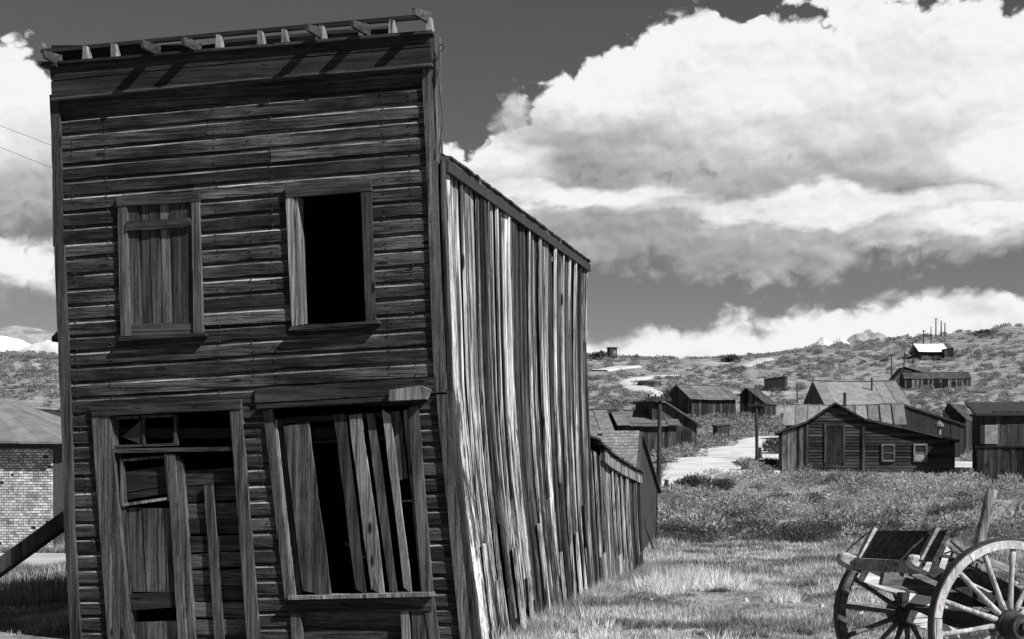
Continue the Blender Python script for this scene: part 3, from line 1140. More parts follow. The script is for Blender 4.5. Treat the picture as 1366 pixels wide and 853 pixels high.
side_plank(TL - .09, TL + .01, gz_side(TL) - .1, ztop(TL) - .05, .035, .035, .03, 'side', 'corner_board')
# short patching boards nailed along the foot of the wall
for tt, h, w in ((.45, 1.0, .13), (.75, .62, .16), (.97, .72, .1), (1.3, .5, .14), (1.75, .9, .12), (2.3, .55, .15), (3.2, 1.1, .1), (4.4, .7, .12), (5.6, .9, .14), (6.4, 1.25, .12)):
    g = gz_side(tt)
    side_plank(tt, tt + w, g - .1, g + h, .07, .065, .022, 'side', 'patch_board', drift=U(-.05, .08), twist=U(.0, .03))
# added black backing so that no light or sky shows through the cracks
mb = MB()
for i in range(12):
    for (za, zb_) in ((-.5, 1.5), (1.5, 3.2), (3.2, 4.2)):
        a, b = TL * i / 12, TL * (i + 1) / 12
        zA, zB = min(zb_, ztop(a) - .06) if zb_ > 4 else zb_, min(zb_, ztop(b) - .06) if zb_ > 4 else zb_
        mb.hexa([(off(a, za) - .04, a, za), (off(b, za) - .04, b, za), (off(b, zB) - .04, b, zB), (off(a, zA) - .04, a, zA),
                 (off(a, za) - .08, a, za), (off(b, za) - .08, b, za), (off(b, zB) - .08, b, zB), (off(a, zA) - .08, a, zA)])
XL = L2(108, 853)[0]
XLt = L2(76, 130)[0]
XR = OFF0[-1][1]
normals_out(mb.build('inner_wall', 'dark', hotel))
# left wall, back wall, floors, backing of the false front
mb = MB()
mb.hexa([(XL, .05, -.4), (XL, TL, -.4), (XLt, TL, 2.98), (XLt, .05, 2.98), (XL + .06, .05, -.4), (XL + .06, TL, -.4), (XLt + .06, TL, 2.98), (XLt + .06, .05, 2.98)])
normals_out(mb.build('left_wall', 'farwood', hotel))
mb = MB()
mb.prism([(XL, -.4), (.15, -.4), (OFF1[-1][1] - .03, ztop(TL) - .06), (-1.95, 4.95), (XLt, 2.95)], TL - .06, TL - .01)
normals_out(mb.build('back_wall', 'farwood', hotel))
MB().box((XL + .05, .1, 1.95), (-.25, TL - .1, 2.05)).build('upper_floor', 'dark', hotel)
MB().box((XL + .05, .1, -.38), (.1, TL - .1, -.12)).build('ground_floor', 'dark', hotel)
# roof planes
mb = MB()
xe0, xe1 = off(0, ZTOP0) + .07, off(TL, ztop(TL)) + .05
RI = (-1.95, 5.0)
mb.hexa([(xe0, .06, ZTOP0 + .0), (xe1, TL + .04, ztop(TL)), (RI[0], TL + .04, RI[1]), (RI[0], .06, RI[1]),
         (xe0, .06, ZTOP0 + .04), (xe1, TL + .04, ztop(TL) + .04), (RI[0], TL + .04, RI[1] + .05), (RI[0], .06, RI[1] + .05)])
roof = normals_out(mb.build('roof', 'darkroof', hotel))
mb = MB()
mb.hexa([(XLt - .1, .06, 2.95), (XLt - .1, TL + .04, 2.95), (RI[0], TL + .04, RI[1]), (RI[0], .06, RI[1]),
         (XLt - .1, .06, 3.0), (XLt - .1, TL + .04, 3.0), (RI[0], TL + .04, RI[1] + .05), (RI[0], .06, RI[1] + .05)])
normals_out(mb.build('roof', 'darkroof', hotel))
# the lowest courses of shingles, seen edge on
sx = (RI[0] - xe0)
sz = (RI[1] - ZTOP0)
sh = MB()
for row in range(6):
    tt = .07
    while tt < TL:
        w = U(.08, .16)
        if random.random() < .93:
            s0 = row * .045 - .012 + U(-.006, .004)
            s1 = s0 + .10
            tb = min(tt + w - .006, TL + .05)
            zt = ztop(tt)
            xo = xe0 + (xe1 - xe0) * tt / TL
            up = .035 + row * .004 + U(0, .008)
            p = [(xo + sx * s0, tt, zt + sz * s0 + up), (xo + sx * s0, tb, zt + sz * s0 + up), (xo + sx * s1, tb, zt + sz * s1 + up - .012), (xo + sx * s1, tt, zt + sz * s1 + up - .012)]
            sh.hexa(p + [(a, b, c + .02) for a, b, c in p])
        tt += w
normals_out(sh.build('shingles', 'shingle', hotel, kind='stuff'))
mb = MB().beam((off(0, ZTOP0) + .05, .06, ZTOP0 - .05), (off(TL, ztop(TL)) + .05, TL + .05, ztop(TL) - .05), .035, .10)
mb.build('eave_board', 'tar', hotel)
# added upright black panel that keeps the rooms behind the windows dark
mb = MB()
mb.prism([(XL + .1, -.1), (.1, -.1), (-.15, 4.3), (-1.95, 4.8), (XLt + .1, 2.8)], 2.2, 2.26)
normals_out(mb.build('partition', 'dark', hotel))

# back of the false front rises above the roof
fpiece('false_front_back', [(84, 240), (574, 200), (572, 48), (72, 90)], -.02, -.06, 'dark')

# --- low lean-to behind the hotel ------------------------------------------
LT0, LT1 = 7.2, 12.5
lean = empty('lean_to_shed', (A0[0] + LT0 * ST, A0[1] + LT0 * CT, float(tz(A0[0] + LT0 * ST, A0[1] + LT0 * CT))), -THETA,
             label='low sagging lean-to of bleached boards attached behind the big leaning building', category='shed')
ZB = lean.location.z


def lean_x(u, t): return x_for(u, t)


LO0 = sorted((z_at(v, x_for(u, LT0), LT0), x_for(u, LT0)) for u, v in ((784, 600), (790, 700), (796, 790)))
LO1 = sorted((z_at(v, x_for(u, LT1), LT1), x_for(u, LT1)) for u, v in ((851, 640), (853, 700), (859, 778)))


def loff(t, z):
    s = (t - LT0) / (LT1 - LT0)
    return interp(LO0, z) * (1 - s) + interp(LO1, z) * s


def ltop(t):
    s = (t - LT0) / (LT1 - LT0)
    vt = interp([(0, 598), (.3, 618), (.6, 630), (1, 641)], s)
    return z_at(vt, loff(t, 1.5), t)


def lplank(t0, t1, z0, oa, thick, mat, name, dr=0.0, top=0.0):
    secs = []
    for i in range(6):
        s = i / 5
        row = []
        za = z0 + (ltop(t0) + top - z0) * s
        zb = z0 + (ltop(t1) + top - z0) * s
        d_ = dr * (1 - s)
        p = (loff(t0, za) + oa, t0 + d_ - LT0, za - ZB)
        q = (loff(t1, zb) + oa, t1 + d_ - LT0, zb - ZB)
        secs.append([p, q, (q[0] - thick, q[1], q[2]), (p[0] - thick, p[1], p[2])])
    return normals_out(MB().strip(secs).build(name, mat, lean))


t = LT0
while t < LT1:
    w = U(.2, .36)
    t1 = min(t + w, LT1)
    g = gz_side(t)
    lplank(t + .01, t1 - U(.01, .03), g + U(-.15, .0), U(-.01, .02), .02, 'side', 'wall_board', U(-.06, .1), top=U(-.02, .04))
    if random.random() < .6:
        lplank(t1 - .035, t1 + .035, g + U(-.1, .5), .04, .02, 'batten', 'batten', U(-.06, .1))
    t = t1
mb = MB()
for i in range(8):
    a = LT0 + (LT1 - LT0) * i / 8
    b = LT0 + (LT1 - LT0) * (i + 1) / 8
    mb.hexa([(loff(a, -.6) - .05, a - LT0, -.7 - ZB), (loff(b, -.6) - .05, b - LT0, -.7 - ZB), (loff(b, 1.2) - .05, b - LT0, ltop(b) - .03 - ZB), (loff(a, 1.2) - .05, a - LT0, ltop(a) - .03 - ZB),
             (-3, a - LT0, -.7 - ZB), (-3, b - LT0, -.7 - ZB), (-3, b - LT0, ltop(b) - ZB + .5), (-3, a - LT0, ltop(a) - ZB + .5)])
normals_out(mb.build('dark_body', 'farwood', lean))
# curved barge board and the ragged shingle edge above it
secs = []
for i in range(13):
    t = LT0 + (LT1 - LT0) * (i / 12) + (.12 if i == 12 else 0)
    x = loff(t, 1.4) + .07
    z = ltop(t) - ZB
    secs.append([(x, t - LT0, z - .06), (x, t - LT0, z + .12), (x - .05, t - LT0, z + .12), (x - .05, t - LT0, z - .06)])
normals_out(MB().strip(secs[2:]).build('barge_board', 'side', lean))
sh = MB()
for row in range(16):
    t = LT0
    while t < LT1 + .1:
        w = U(.09, .17)
        x = loff(t, 1.4) + .12 - row * .13
        z = ltop(t) - ZB + .12 + row * .045 + U(0, .025)
        p = [(x, t - LT0, z), (x, t + w - .01 - LT0, z), (x - .2, t + w - .01 - LT0, z + .055), (x - .2, t - LT0, z + .055)]
        sh.hexa(p + [(a, b, c + .025) for a, b, c in p])
        t += w
normals_out(sh.build('shingles', 'shingle', lean, kind='stuff'))

# ------------------------------------------------------------------ generic plank buildings


def plank_wall(mb, p0, p1, top, bw, base=-.5, th=.04, rnd=.015):
    """vertical boards from p0 to p1 (x, y); top(s) gives the height at fraction s"""
    p0, p1 = Vector(p0), Vector(p1)
    d = p1 - p0
    Ln = d.length
    d.normalize()
    nrm = Vector((d.y, -d.x))
    s = 0.0
    while s < Ln - 1e-3:
        w = min(bw * U(.7, 1.3), Ln - s)
        a, b = p0 + d * (s + .004), p0 + d * (s + w - .004)
        o = nrm * U(0, rnd * 2)
        za, zb = top(s / Ln), top(min((s + w) / Ln, 1))
        P = [(a.x + o.x, a.y + o.y, base), (b.x + o.x, b.y + o.y, base), (b.x + o.x, b.y + o.y, zb), (a.x + o.x, a.y + o.y, za)]
        Q = [(x - nrm.x * th, y - nrm.y * th, z) for x, y, z in P]
        mb.hexa(P + Q)
        s += w


def siding_wall(mb, p0, p1, top, bh, base=-.1, n=10):
    """horizontal boards under a sloping top"""
    p0, p1 = Vector(p0), Vector(p1)
    d = p1 - p0
    nrm = Vector((d.y, -d.x)).normalized()
    zmax = max(top(i / 20) for i in range(21))
    z = base
    while z < zmax:
        z1 = z + bh
        ok = [i / 40 for i in range(41) if top(i / 40) > z + bh * .5]
        if ok:
            a, b = p0 + d * min(ok), p0 + d * max(ok)
            o = nrm * .03
            P = [(a.x + o.x, a.y + o.y, z), (b.x + o.x, b.y + o.y, z), (b.x, b.y, z1), (a.x, a.y, z1)]
            Q = [(x - nrm.x * .05, y - nrm.y * .05, zz) for x, y, zz in P]
            mb.hexa(P + Q)
        z = z1


def house(name, label, category, u, v, Y, rot, profile, depth, wall='farwood', wallx=None, roof='farroof', over=.25,
          bw=.28, roofth=.08, back=.0, openings=(), base=None, group=None, seams=0, wall_label=None, sides=None):
    """profile: list of (x, z) along the gable end (front, y=0), from left eave to right eave; extruded to y=depth"""
    X = (u - 683) / F * Y
    gz = float(tz(X, Y)) if base is None else base
    h = empty(name, (X, Y, gz), rot, label=label, category=category)
    if group:
        h['group'] = group
    xs = [p[0] for p in profile]
    x0, x1 = xs[0], xs[-1]

    def top(s): return interp(profile, x0 + (x1 - x0) * s)
    mf = MB()
    if wallx:
        siding_wall(mf, (x0, 0), (x1, 0), top, .16)
        normals_out(mf.build('front_wall', wallx, h))
        mf = MB()
        mf.prism([(x0 + .03, -.6), (x1 - .03, -.6)] + [(a * .995, b - .05) for a, b in reversed(profile)], .06, .1)
        normals_out(mf.build('wall_backing', 'dark', h))
    else:
        plank_wall(mf, (x0, 0), (x1, 0), lambda s: top(s) - .02, bw)
        normals_out(mf.build('front_wall', wall, h))
    mb = MB()
    plank_wall(mb, (x1, .05), (x1, depth - .05), lambda s: profile[-1][1] - .02, bw)
    normals_out(mb.build('side_wall', sides or wall, h))
    mb = MB()
    plank_wall(mb, (x0, depth - .05), (x0, .05), lambda s: profile[0][1] - .02, bw)
    normals_out(mb.build('side_wall', sides or wall, h))
    mb = MB()
    plank_wall(mb, (x1, depth), (x0, depth), lambda s: top(1 - s) - .02, bw)
    normals_out(mb.build('back_wall', wall, h))
    for (a, b) in zip(profile[:-1], profile[1:]):
        ax, az_ = a
        bx, bz = b
        ln = math.hypot(bx - ax, bz - az_)
        dx, dz = (bx - ax) / ln, (bz - az_) / ln
        if a is profile[0]:
            ax -= dx * over
            az_ -= dz * over
        if b is profile[-1]:
            bx += dx * over
            bz += dz * over
        mb = MB()
        y0, y1 = -over, depth + over
        if seams:
            n = max(1, int((y1 - y0) / seams))
            for i in range(n):
                ya, yb = y0 + (y1 - y0) * i / n, y0 + (y1 - y0) * (i + 1) / n - .02
                lift = .006 * (i % 2) + U(0, .01)
                e = U(-.04, .04)
                P = [(ax, ya, az_ + lift), (bx, ya, bz + lift), (bx, yb, bz + lift), (ax, yb, az_ + lift)]
                if a is profile[0]:
                    P[0] = (ax + dx * e, ya, az_ + dz * e + lift)
                    P[3] = (ax + dx * e, yb, az_ + dz * e + lift)
                mb.hexa(P + [(x, y, z + roofth) for x, y, z in P])
        else:
            ns = 8
            rows = []
            for i in range(ns + 1):
                y = y0 + (y1 - y0) * i / ns
                sag = -.06 * math.sin(math.pi * i / ns) * min(1, (y1 - y0) / 8)
                j = U(-.02, .02)
                rows.append([(ax, y, az_ + sag + j), (bx, y, bz + sag + j), (bx, y, bz + sag + j + roofth), (ax, y, az_ + sag + j + roofth)])
            mb.strip(rows)
            # courses of shingles as thin steps
            nc = max(3, int(ln / .35))
            for c in range(nc):
                t0 = c / nc
                t1 = t0 + 1.0 / nc
                up = a is profile[0] or (bz > az_)
                if bz < az_:
                    t0, t1 = 1 - t0, 1 - t1
                px, pz = ax + (bx - ax) * t0, az_ + (bz - az_) * t0
                qx, qz = ax + (bx - ax) * t1, az_ + (bz - az_) * t1
                yy = y0
                while yy < y1:
                    wd = U(.5, 1.1)
                    y2 = min(yy + wd, y1)
                    li = U(.02, .045)
                    P = [(px, yy, pz + roofth * .7), (px, y2 - .01, pz + roofth * .7), (qx, y2 - .01, qz + roofth * .7), (qx, yy, qz + roofth * .7)]
                    sgy = -.06 * math.sin(math.pi * min(max((yy - y0) / (y1 - y0), 0), 1)) * min(1, (y1 - y0) / 8)
                    P = [(x, y, z + sgy) for x, y, z in P]
                    Q = [(P[0][0], P[0][1], P[0][2] + li + .03), (P[1][0], P[1][1], P[1][2] + li + .03), (P[2][0], P[2][1], P[2][2] + .02), (P[3][0], P[3][1], P[3][2] + .02)]
                    mb.hexa(P + Q)
                    yy = y2
        normals_out(mb.build('roof', roof, h))
    for (kind, xa, xb, za, zb) in openings:
        if kind == 'door':
            fr = MB()
            fr.box((xa - .12, -.07, za), (xa, -.02, zb + .12))
            fr.box((xb, -.07, za), (xb + .12, -.02, zb + .12))
            fr.box((xa, -.07, zb), (xb, -.02, zb + .12))
            f = normals_out(fr.build('door_frame', 'trimz', h))
            MB().box((xa + .005, -.05, za), (xb - .005, -.025, zb - .005)).build('door', 'farwood', f)
        elif kind == 'dark':
            MB().box((xa, -.05, za), (xb, -.02, zb)).build('doorway', 'dark', h)
        else:
            fr = MB()
            w = .09
            fr.box((xa - w, -.08, za - w), (xa, -.02, zb + w))
            fr.box((xb, -.08, za - w), (xb + w, -.02, zb + w))
            fr.box((xa, -.08, zb), (xb, -.02, zb + w))
            fr.box((xa, -.10, za - w), (xb, -.02, za))
            zm = (za + zb) / 2
            fr.box((xa, -.07, zm - .03), (xb, -.03, zm + .03))
            f = normals_out(fr.build('window_frame', 'cartmid', h))
            MB().box((xa + .002, -.045, zm + .032), (xb - .002, -.03, zb - .002)).build('pane', 'glass', f)
            MB().box((xa + .002, -.045, za + .002), (xb - .002, -.03, zm - .032)).build('pane', 'pane_white' if kind == 'window_pale' else 'glass', f)
    return h


R = math.radians
# the house on the right: broad front with gable, long lean-to slope to the right
Y5 = 71.0
s5 = Y5 / F


def m5(u, v, Yd=Y5, u0=1114, v0=629):
    return ((u - u0) / F * Yd, (v0 - v) / F * Yd)


prof = [m5(1040, 577), m5(1078, 563), m5(1114, 538), m5(1152, 560), m5(1200, 571), m5(1267, 588)]
prof = [(a, b) for a, b in prof]
h5 = house('board_cottage', 'dark wooden cottage with pale tin roof, central gable and two small windows beyond the meadow', 'house',
           1114, 629, Y5, R(-12), prof, 4.2, wall='farlight', wallx='farwoodx', roof='darkroof', over=.22,
           openings=[('door', (1103 - 1114) * s5, (1124 - 1114) * s5, .45, 2.35), ('window', (1176 - 1114) * s5, (1189 - 1114) * s5, .62, 1.35), ('window_pale', (1217 - 1114) * s5, (1230 - 1114) * s5, .62, 1.35)])
# left part of the front is of upright bleached boards
mb = MB()
plank_wall(mb, ((1040 - 1114) * s5, -.06), ((1077 - 1114) * s5, -.06), lambda s: 1.95 + .45 * s, .16)
normals_out(mb.build('porch_wall', 'farlight', h5))
for uu in (1078, 1151):
    x = (uu - 1114) * s5
    MB().box((x - .07, -.09, 0), (x + .07, -.035, 2.45)).build('corner_board', 'trimz', h5)
MB().box((-3.0, -.10, -.3), (5.95, -.04, .05)).build('sill_beam', 'farwoodx', h5)
# main block behind with the tin roof: ridge runs left to right
h6 = house('tin_roof_wing', 'long wing with a seamed pale tin roof right behind the cottage gable', 'house',
           1050, 600, Y5 + 3.0, R(0) + R(90) * 0, [(0, 2.5), (0.01, 2.5)], .1) if False else None


def side_ridge_house(name, label, category, uL, uR, vE, vR, Y, dhalf, roof='tin', wall='farwood', sides='farwood', seams=0.9, slantL=0.0, slantR=0.0, rz=0.0, openings=(), over=.25, group=None, vbase=None):
    """ridge parallel to the picture; eave row vE (at depth Y) and ridge row vR (at depth Y+dhalf)"""
    Xc = ((uL + uR) / 2 - 683) / F * Y
    Wd = (uR - uL) / F * Y
    gz = float(tz(Xc, Y)) if vbase is None else EYE + (HZ - vbase) / F * Y
    ze = EYE + (HZ - vE) / F * Y - gz
    zr = EYE + (HZ - vR) / F * (Y + dhalf) - gz
    h = empty(name, (Xc, Y, gz), rz, label=label, category=category)
    if group:
        h['group'] = group
    x0, x1 = -Wd / 2, Wd / 2
    for nm, a, b, tp in (('front_wall', (x0, 0), (x1, 0), lambda s: ze), ('back_wall', (x1, 2 * dhalf), (x0, 2 * dhalf), lambda s: ze)):
        mb = MB()
        plank_wall(mb, a, b, tp, .26, base=-.8)
        normals_out(mb.build(nm, wall, h))
    gab = lambda s: ze + (zr - ze) * (1 - abs(s - .5) * 2)
    for a, b in (((x1, 0), (x1, 2 * dhalf)), ((x0, 2 * dhalf), (x0, 0))):
        mb = MB()
        plank_wall(mb, a, b, lambda s: gab(s) - .05, .26, base=-.8)
        normals_out(mb.build('gable_wall', sides, h))
    for sgn in (0, 1):
        mb = MB()
        panels = []
        n = max(4, int((Wd + 2 * over) / (seams or .8)))
        sl = (zr - ze) / dhalf
        for i in range(n):
            xa, xb = x0 - over + (Wd + 2 * over) * i / n, x0 - over + (Wd + 2 * over) * (i + 1) / n - .015
            ye, yr = (-over, dhalf) if sgn == 0 else (2 * dhalf + over, dhalf)
            e = U(-.06, .06) * (1 if sgn == 0 else -1)
            lf = U(0, .015) + .004 * (i % 2) - .09 * math.sin(math.pi * (i + .5) / n)
            if not seams:
                e, lf, xb = 0, -.09 * math.sin(math.pi * (i + .5) / n) + U(0, .004), xb + .015
            P = [(xa, ye + e, ze - sl * over + lf), (xb, ye + e, ze - sl * over + lf), (xb, yr, zr + lf), (xa, yr, zr + lf)]
            if seams:
                P = [(x, y, z + .052) for x, y, z in P]
                pm = MB().hexa(P + [(x, y, z + .02) for x, y, z in P])
                pm.beam((xa, ye + e, ze - sl * over + lf + .10), (xa, yr, zr + lf + .10), .06, .05)
                panels.append(pm)
                P = [(x, y, z - .055) for x, y, z in P]
                xa -= .008
                P = [(xa, P[0][1], P[0][2]), (xb + .008, P[1][1], P[1][2]), (xb + .008, P[2][1], P[2][2]), (xa, P[3][1], P[3][2])]
            mb.hexa(P + [(x, y, z + .05) for x, y, z in P])
        ro = normals_out(mb.build('roof', 'darkroof' if seams else roof, h))
        for pm in panels:
            normals_out(pm.build('tin_panel', roof, ro))
    mb = MB()
    for i in range(8):
        a_, b_ = x0 - over + (Wd + 2 * over) * i / 8, x0 - over + (Wd + 2 * over) * (i + 1) / 8
        mb.beam((a_, dhalf, zr + .07 - .09 * math.sin(math.pi * i / 8)), (b_, dhalf, zr + .07 - .09 * math.sin(math.pi * (i + 1) / 8)), .28, .05)
    mb.build('ridge_cap', roof, h)
    for (kind, xa, xb, za, zb) in openings:
        MB().box((xa, -.06, za), (xb, -.035, zb)).build('doorway', 'dark', h)
    return h


def stovepipe(parent, u, vb, vt, Y, r=.09, mat='iron', cap=False, name='stovepipe'):
    p, q = W(u, vb, Y), W(u, vt, Y)
    inv = parent.matrix_basis.inverted()
    mb = MB().tube([inv @ p, inv @ q], r, 8)
    if cap:
        c = inv @ q
        mb.tube([c, c + Vector((0, 0, .12)), c + Vector((0, 0, .3))], [.26, .22, .05], 10)
    mb.build(name, mat, parent)


wing = side_ridge_house('tin_roofed_wing', 'wing with a seamed pale tin roof joined to the back of the gabled cottage', 'house',
                        1050, 1203, 567, 540.5, Y5 + 1.6, 3.2, roof='tin', over=.15, seams=.62, rz=R(-13))
stovepipe(wing, 1127, 545, 524, Y5 + 4.5)
stovepipe(h5, 1253, 580, 569, Y5 + 2.0, .1, 'bright', True, 'vent_pipe')

# big shed with a pale shingle roof behind the cottage
bigshed = side_ridge_house('shingle_roofed_barn', 'large barn behind the cottage showing only its broad pale shingle roof and leaning gable edge', 'barn',
                           1106, 1214, 545, 508.5, 98, 4.5, roof='paleroof', seams=0, over=.2)
stovepipe(bigshed, 1163, 528, 504, 101, .07)
# dark gabled sheds to its right
house('black_board_barn', 'black windowless barn with a high left corner just right of the tin roof', 'barn',
      1243, 600, 84, R(-8), [m5(1207, 531, 84, 1243, 600), m5(1285, 558, 84, 1243, 600)], 6, wall='tar', wallx=None, roof='darkroof', over=.1, bw=.25)
house('dark_shed', 'dark shed with a pitched roof between the black barn and the grey slope', 'shed',
      1272, 600, 90, R(-25), [m5(1259, 548, 90, 1272, 600), m5(1265, 535, 90, 1272, 600), m5(1287, 556, 90, 1272, 600)], 4, roof='darkroof', over=.1)

# buildings on the slope, far left to right
side_ridge_house('shingle_roofed_house', 'grey roofed house whose eave shows just right of the leaning building', 'house',
                 735, 817, 583, 546, 78, 3.0, roof='farroof', wall='farlight', seams=0, over=.3, rz=R(8))
house('dark_gabled_shed', 'dark shed with its gable toward the street behind the first shingle roof', 'shed',
      818, 603, 88, R(30), [(-1.6, 1.9), (0, 2.75), (1.6, 1.9)], 6, roof='darkroof', over=.3)
side_ridge_house('pale_roofed_cabin', 'low cabin with a pale shingle roof left of the crossarmed pole', 'cabin',
                 828, 902, 565, 547, 86, 2.4, roof='farroof', seams=0, over=.3, rz=R(6))
house('gabled_cabin', 'cabin with a sloping gable and dark open porch right of the tall crossarmed pole', 'cabin',
      911, 604, 87, R(8), [(-2.0, 3.3), (-1.2, 3.2), (.9, 1.9)], 4.5, roof='farroof', over=.35, openings=[('dark', -.1, .5, 0, 1.5)])
side_ridge_house('hillside_barn', 'long dark plank barn on the slope with a broad grey roof', 'barn',
                 921, 984, 531, 514, G(955, 558).y, 4.0, roof='farroof', seams=0, over=.4, rz=R(16),
                 openings=[('dark', -1.6, -.8, 0, 2.1), ('dark', 1.4, 1.8, .2, 1.6)])
house('barn_annex', 'dark gabled annex at the right end of the long hillside barn', 'barn',
      1004, 556, G(1004, 556).y, R(-30), [(-1.6, 2.6), (-.8, 3.4), (1.5, 1.6)], 4, roof='darkroof', over=.2)
house('black_shack', 'small black shack alone on the slope above the long barn', 'shack',
      1034, 522, G(1034, 522).y, R(-20), [(-1.8, 1.9), (1.6, 2.3)], 2.6, wall='tar', roof='darkroof', over=.1)
house('privy', 'tiny dark privy in the sagebrush in front of the long barn', 'privy',
      965, 577, 105, R(10), [(-.5, 1.0), (.5, 1.15)], 1.0, wall='tar', roof='farroof', over=.1)
# ruined long shed high on the slope
side_ridge_house('ruined_long_shed', 'long low shed of pale upright boards on the upper slope', 'shed',
                 1208, 1294, 505, 497, G(1250, 519).y, 2.2, roof='darkroof', wall='farlight', sides='farlight', seams=0, over=.1, rz=R(-6),
                 openings=[('dark', -.2, .5, .1, 1.0), ('dark', 2.2, 2.9, .1, 1.1)])
house('long_shed_gable', 'small gabled end at the left of the long low hillside shed', 'shed',
      1203, 518, G(1203, 516).y - 2, R(0), [(-1.2, 1.6), (.4, 3.4), (5.2, 2.0)], 3, wall='farwood', roof='darkroof', over=.2)
# white roofed hut near the skyline
hut = side_ridge_house('white_roofed_hut', 'hut near the skyline with a bright white roof among thin poles', 'hut',
                       1228, 1262, 468, 459, G(1245, 480).y, 3.5, roof='white', seams=0, over=.5)
house('side_shack', 'tiny plank shack attached beside the white roofed hut', 'shack',
      1266, 480, G(1266, 480).y - 1, R(0), [(-.9, 2.2), (.9, 2.5)], 2, roof='darkroof', over=.1)
# block on the skyline
gq = G(816.5, 478)
tk = empty('lookout_box', (gq.x, gq.y, gq.z), R(20), label='small dark timber box standing on the skyline at the left end of the ridge', category='hut')
zt = tk.location.y / F
mb = MB()
mb.box((-.9, -.8, 0), (.9, .8, 2.3))
mb.build('timber_body', 'tar', tk)
MB().box((-.1, -.84, .6), (.7, -.81, 1.7)).build('pale_opening', 'farroof', tk)
MB().box((-1.1, -1.0, 2.3), (1.1, 1.0, 2.45)).build('flat_top', 'darkroof', tk)

# right edge buildings
def rb(u, v, Y): return (u - 683) / F * Y, EYE + (HZ - v) / F * Y


g10 = house('dark_board_shed', 'long low shed of dark upright boards at the right edge of the meadow', 'shed',
            1303, 645, 62, R(-20), [(0, 1.62), (4.6, 1.62)], 3.2, wall='farwood', roof='tar', over=.06, roofth=.05, base=float(tz(21, 60)))
g11 = house('tall_grey_barn', 'tall grey barn with a black roof rising behind the low dark shed', 'barn',
            1328, 640, 68, R(-6), [(0, 3.05), (4.8, 3.05)], 5.0, wall='trimz', roof='tar', over=.1, base=float(tz(23, 66)))
mb = MB()
mb.hexa([(-1.0, -.25, 2.95), (5, -.25, 2.95), (5, 2.2, 3.6), (-1.0, 2.2, 3.6), (-1.0, -.25, 3.05), (5, -.25, 3.05), (5, 2.2, 3.7), (-1.0, 2.2, 3.7)])
normals_out(mb.build('roof', 'tar', g11))
wb = empty('pale_privy', (0, 0, 0), 0, label='small pale tin privy beside the tall grey barn at the right edge', category='privy')
p = rb(1319, 600, 66)
wb.location = (p[0], 66, float(tz(p[0], 66)))
MB().box((-.26, -.3, 0), (.30, .3, 1.55)).build('lower_boards', 'farwood', wb)
MB().box((-.30, -.34, 1.55), (.32, .34, 2.45)).build('tin_sheet', 'tin', wb)
house('board_fence_shed', 'row of dark upright boards on the slope behind the right edge barn', 'shed',
      1285, 585, 95, R(-10), [(-.3, 2.2), (1.9, 2.2)], 1.0, wall='farwood', roof='darkroof', over=.05)

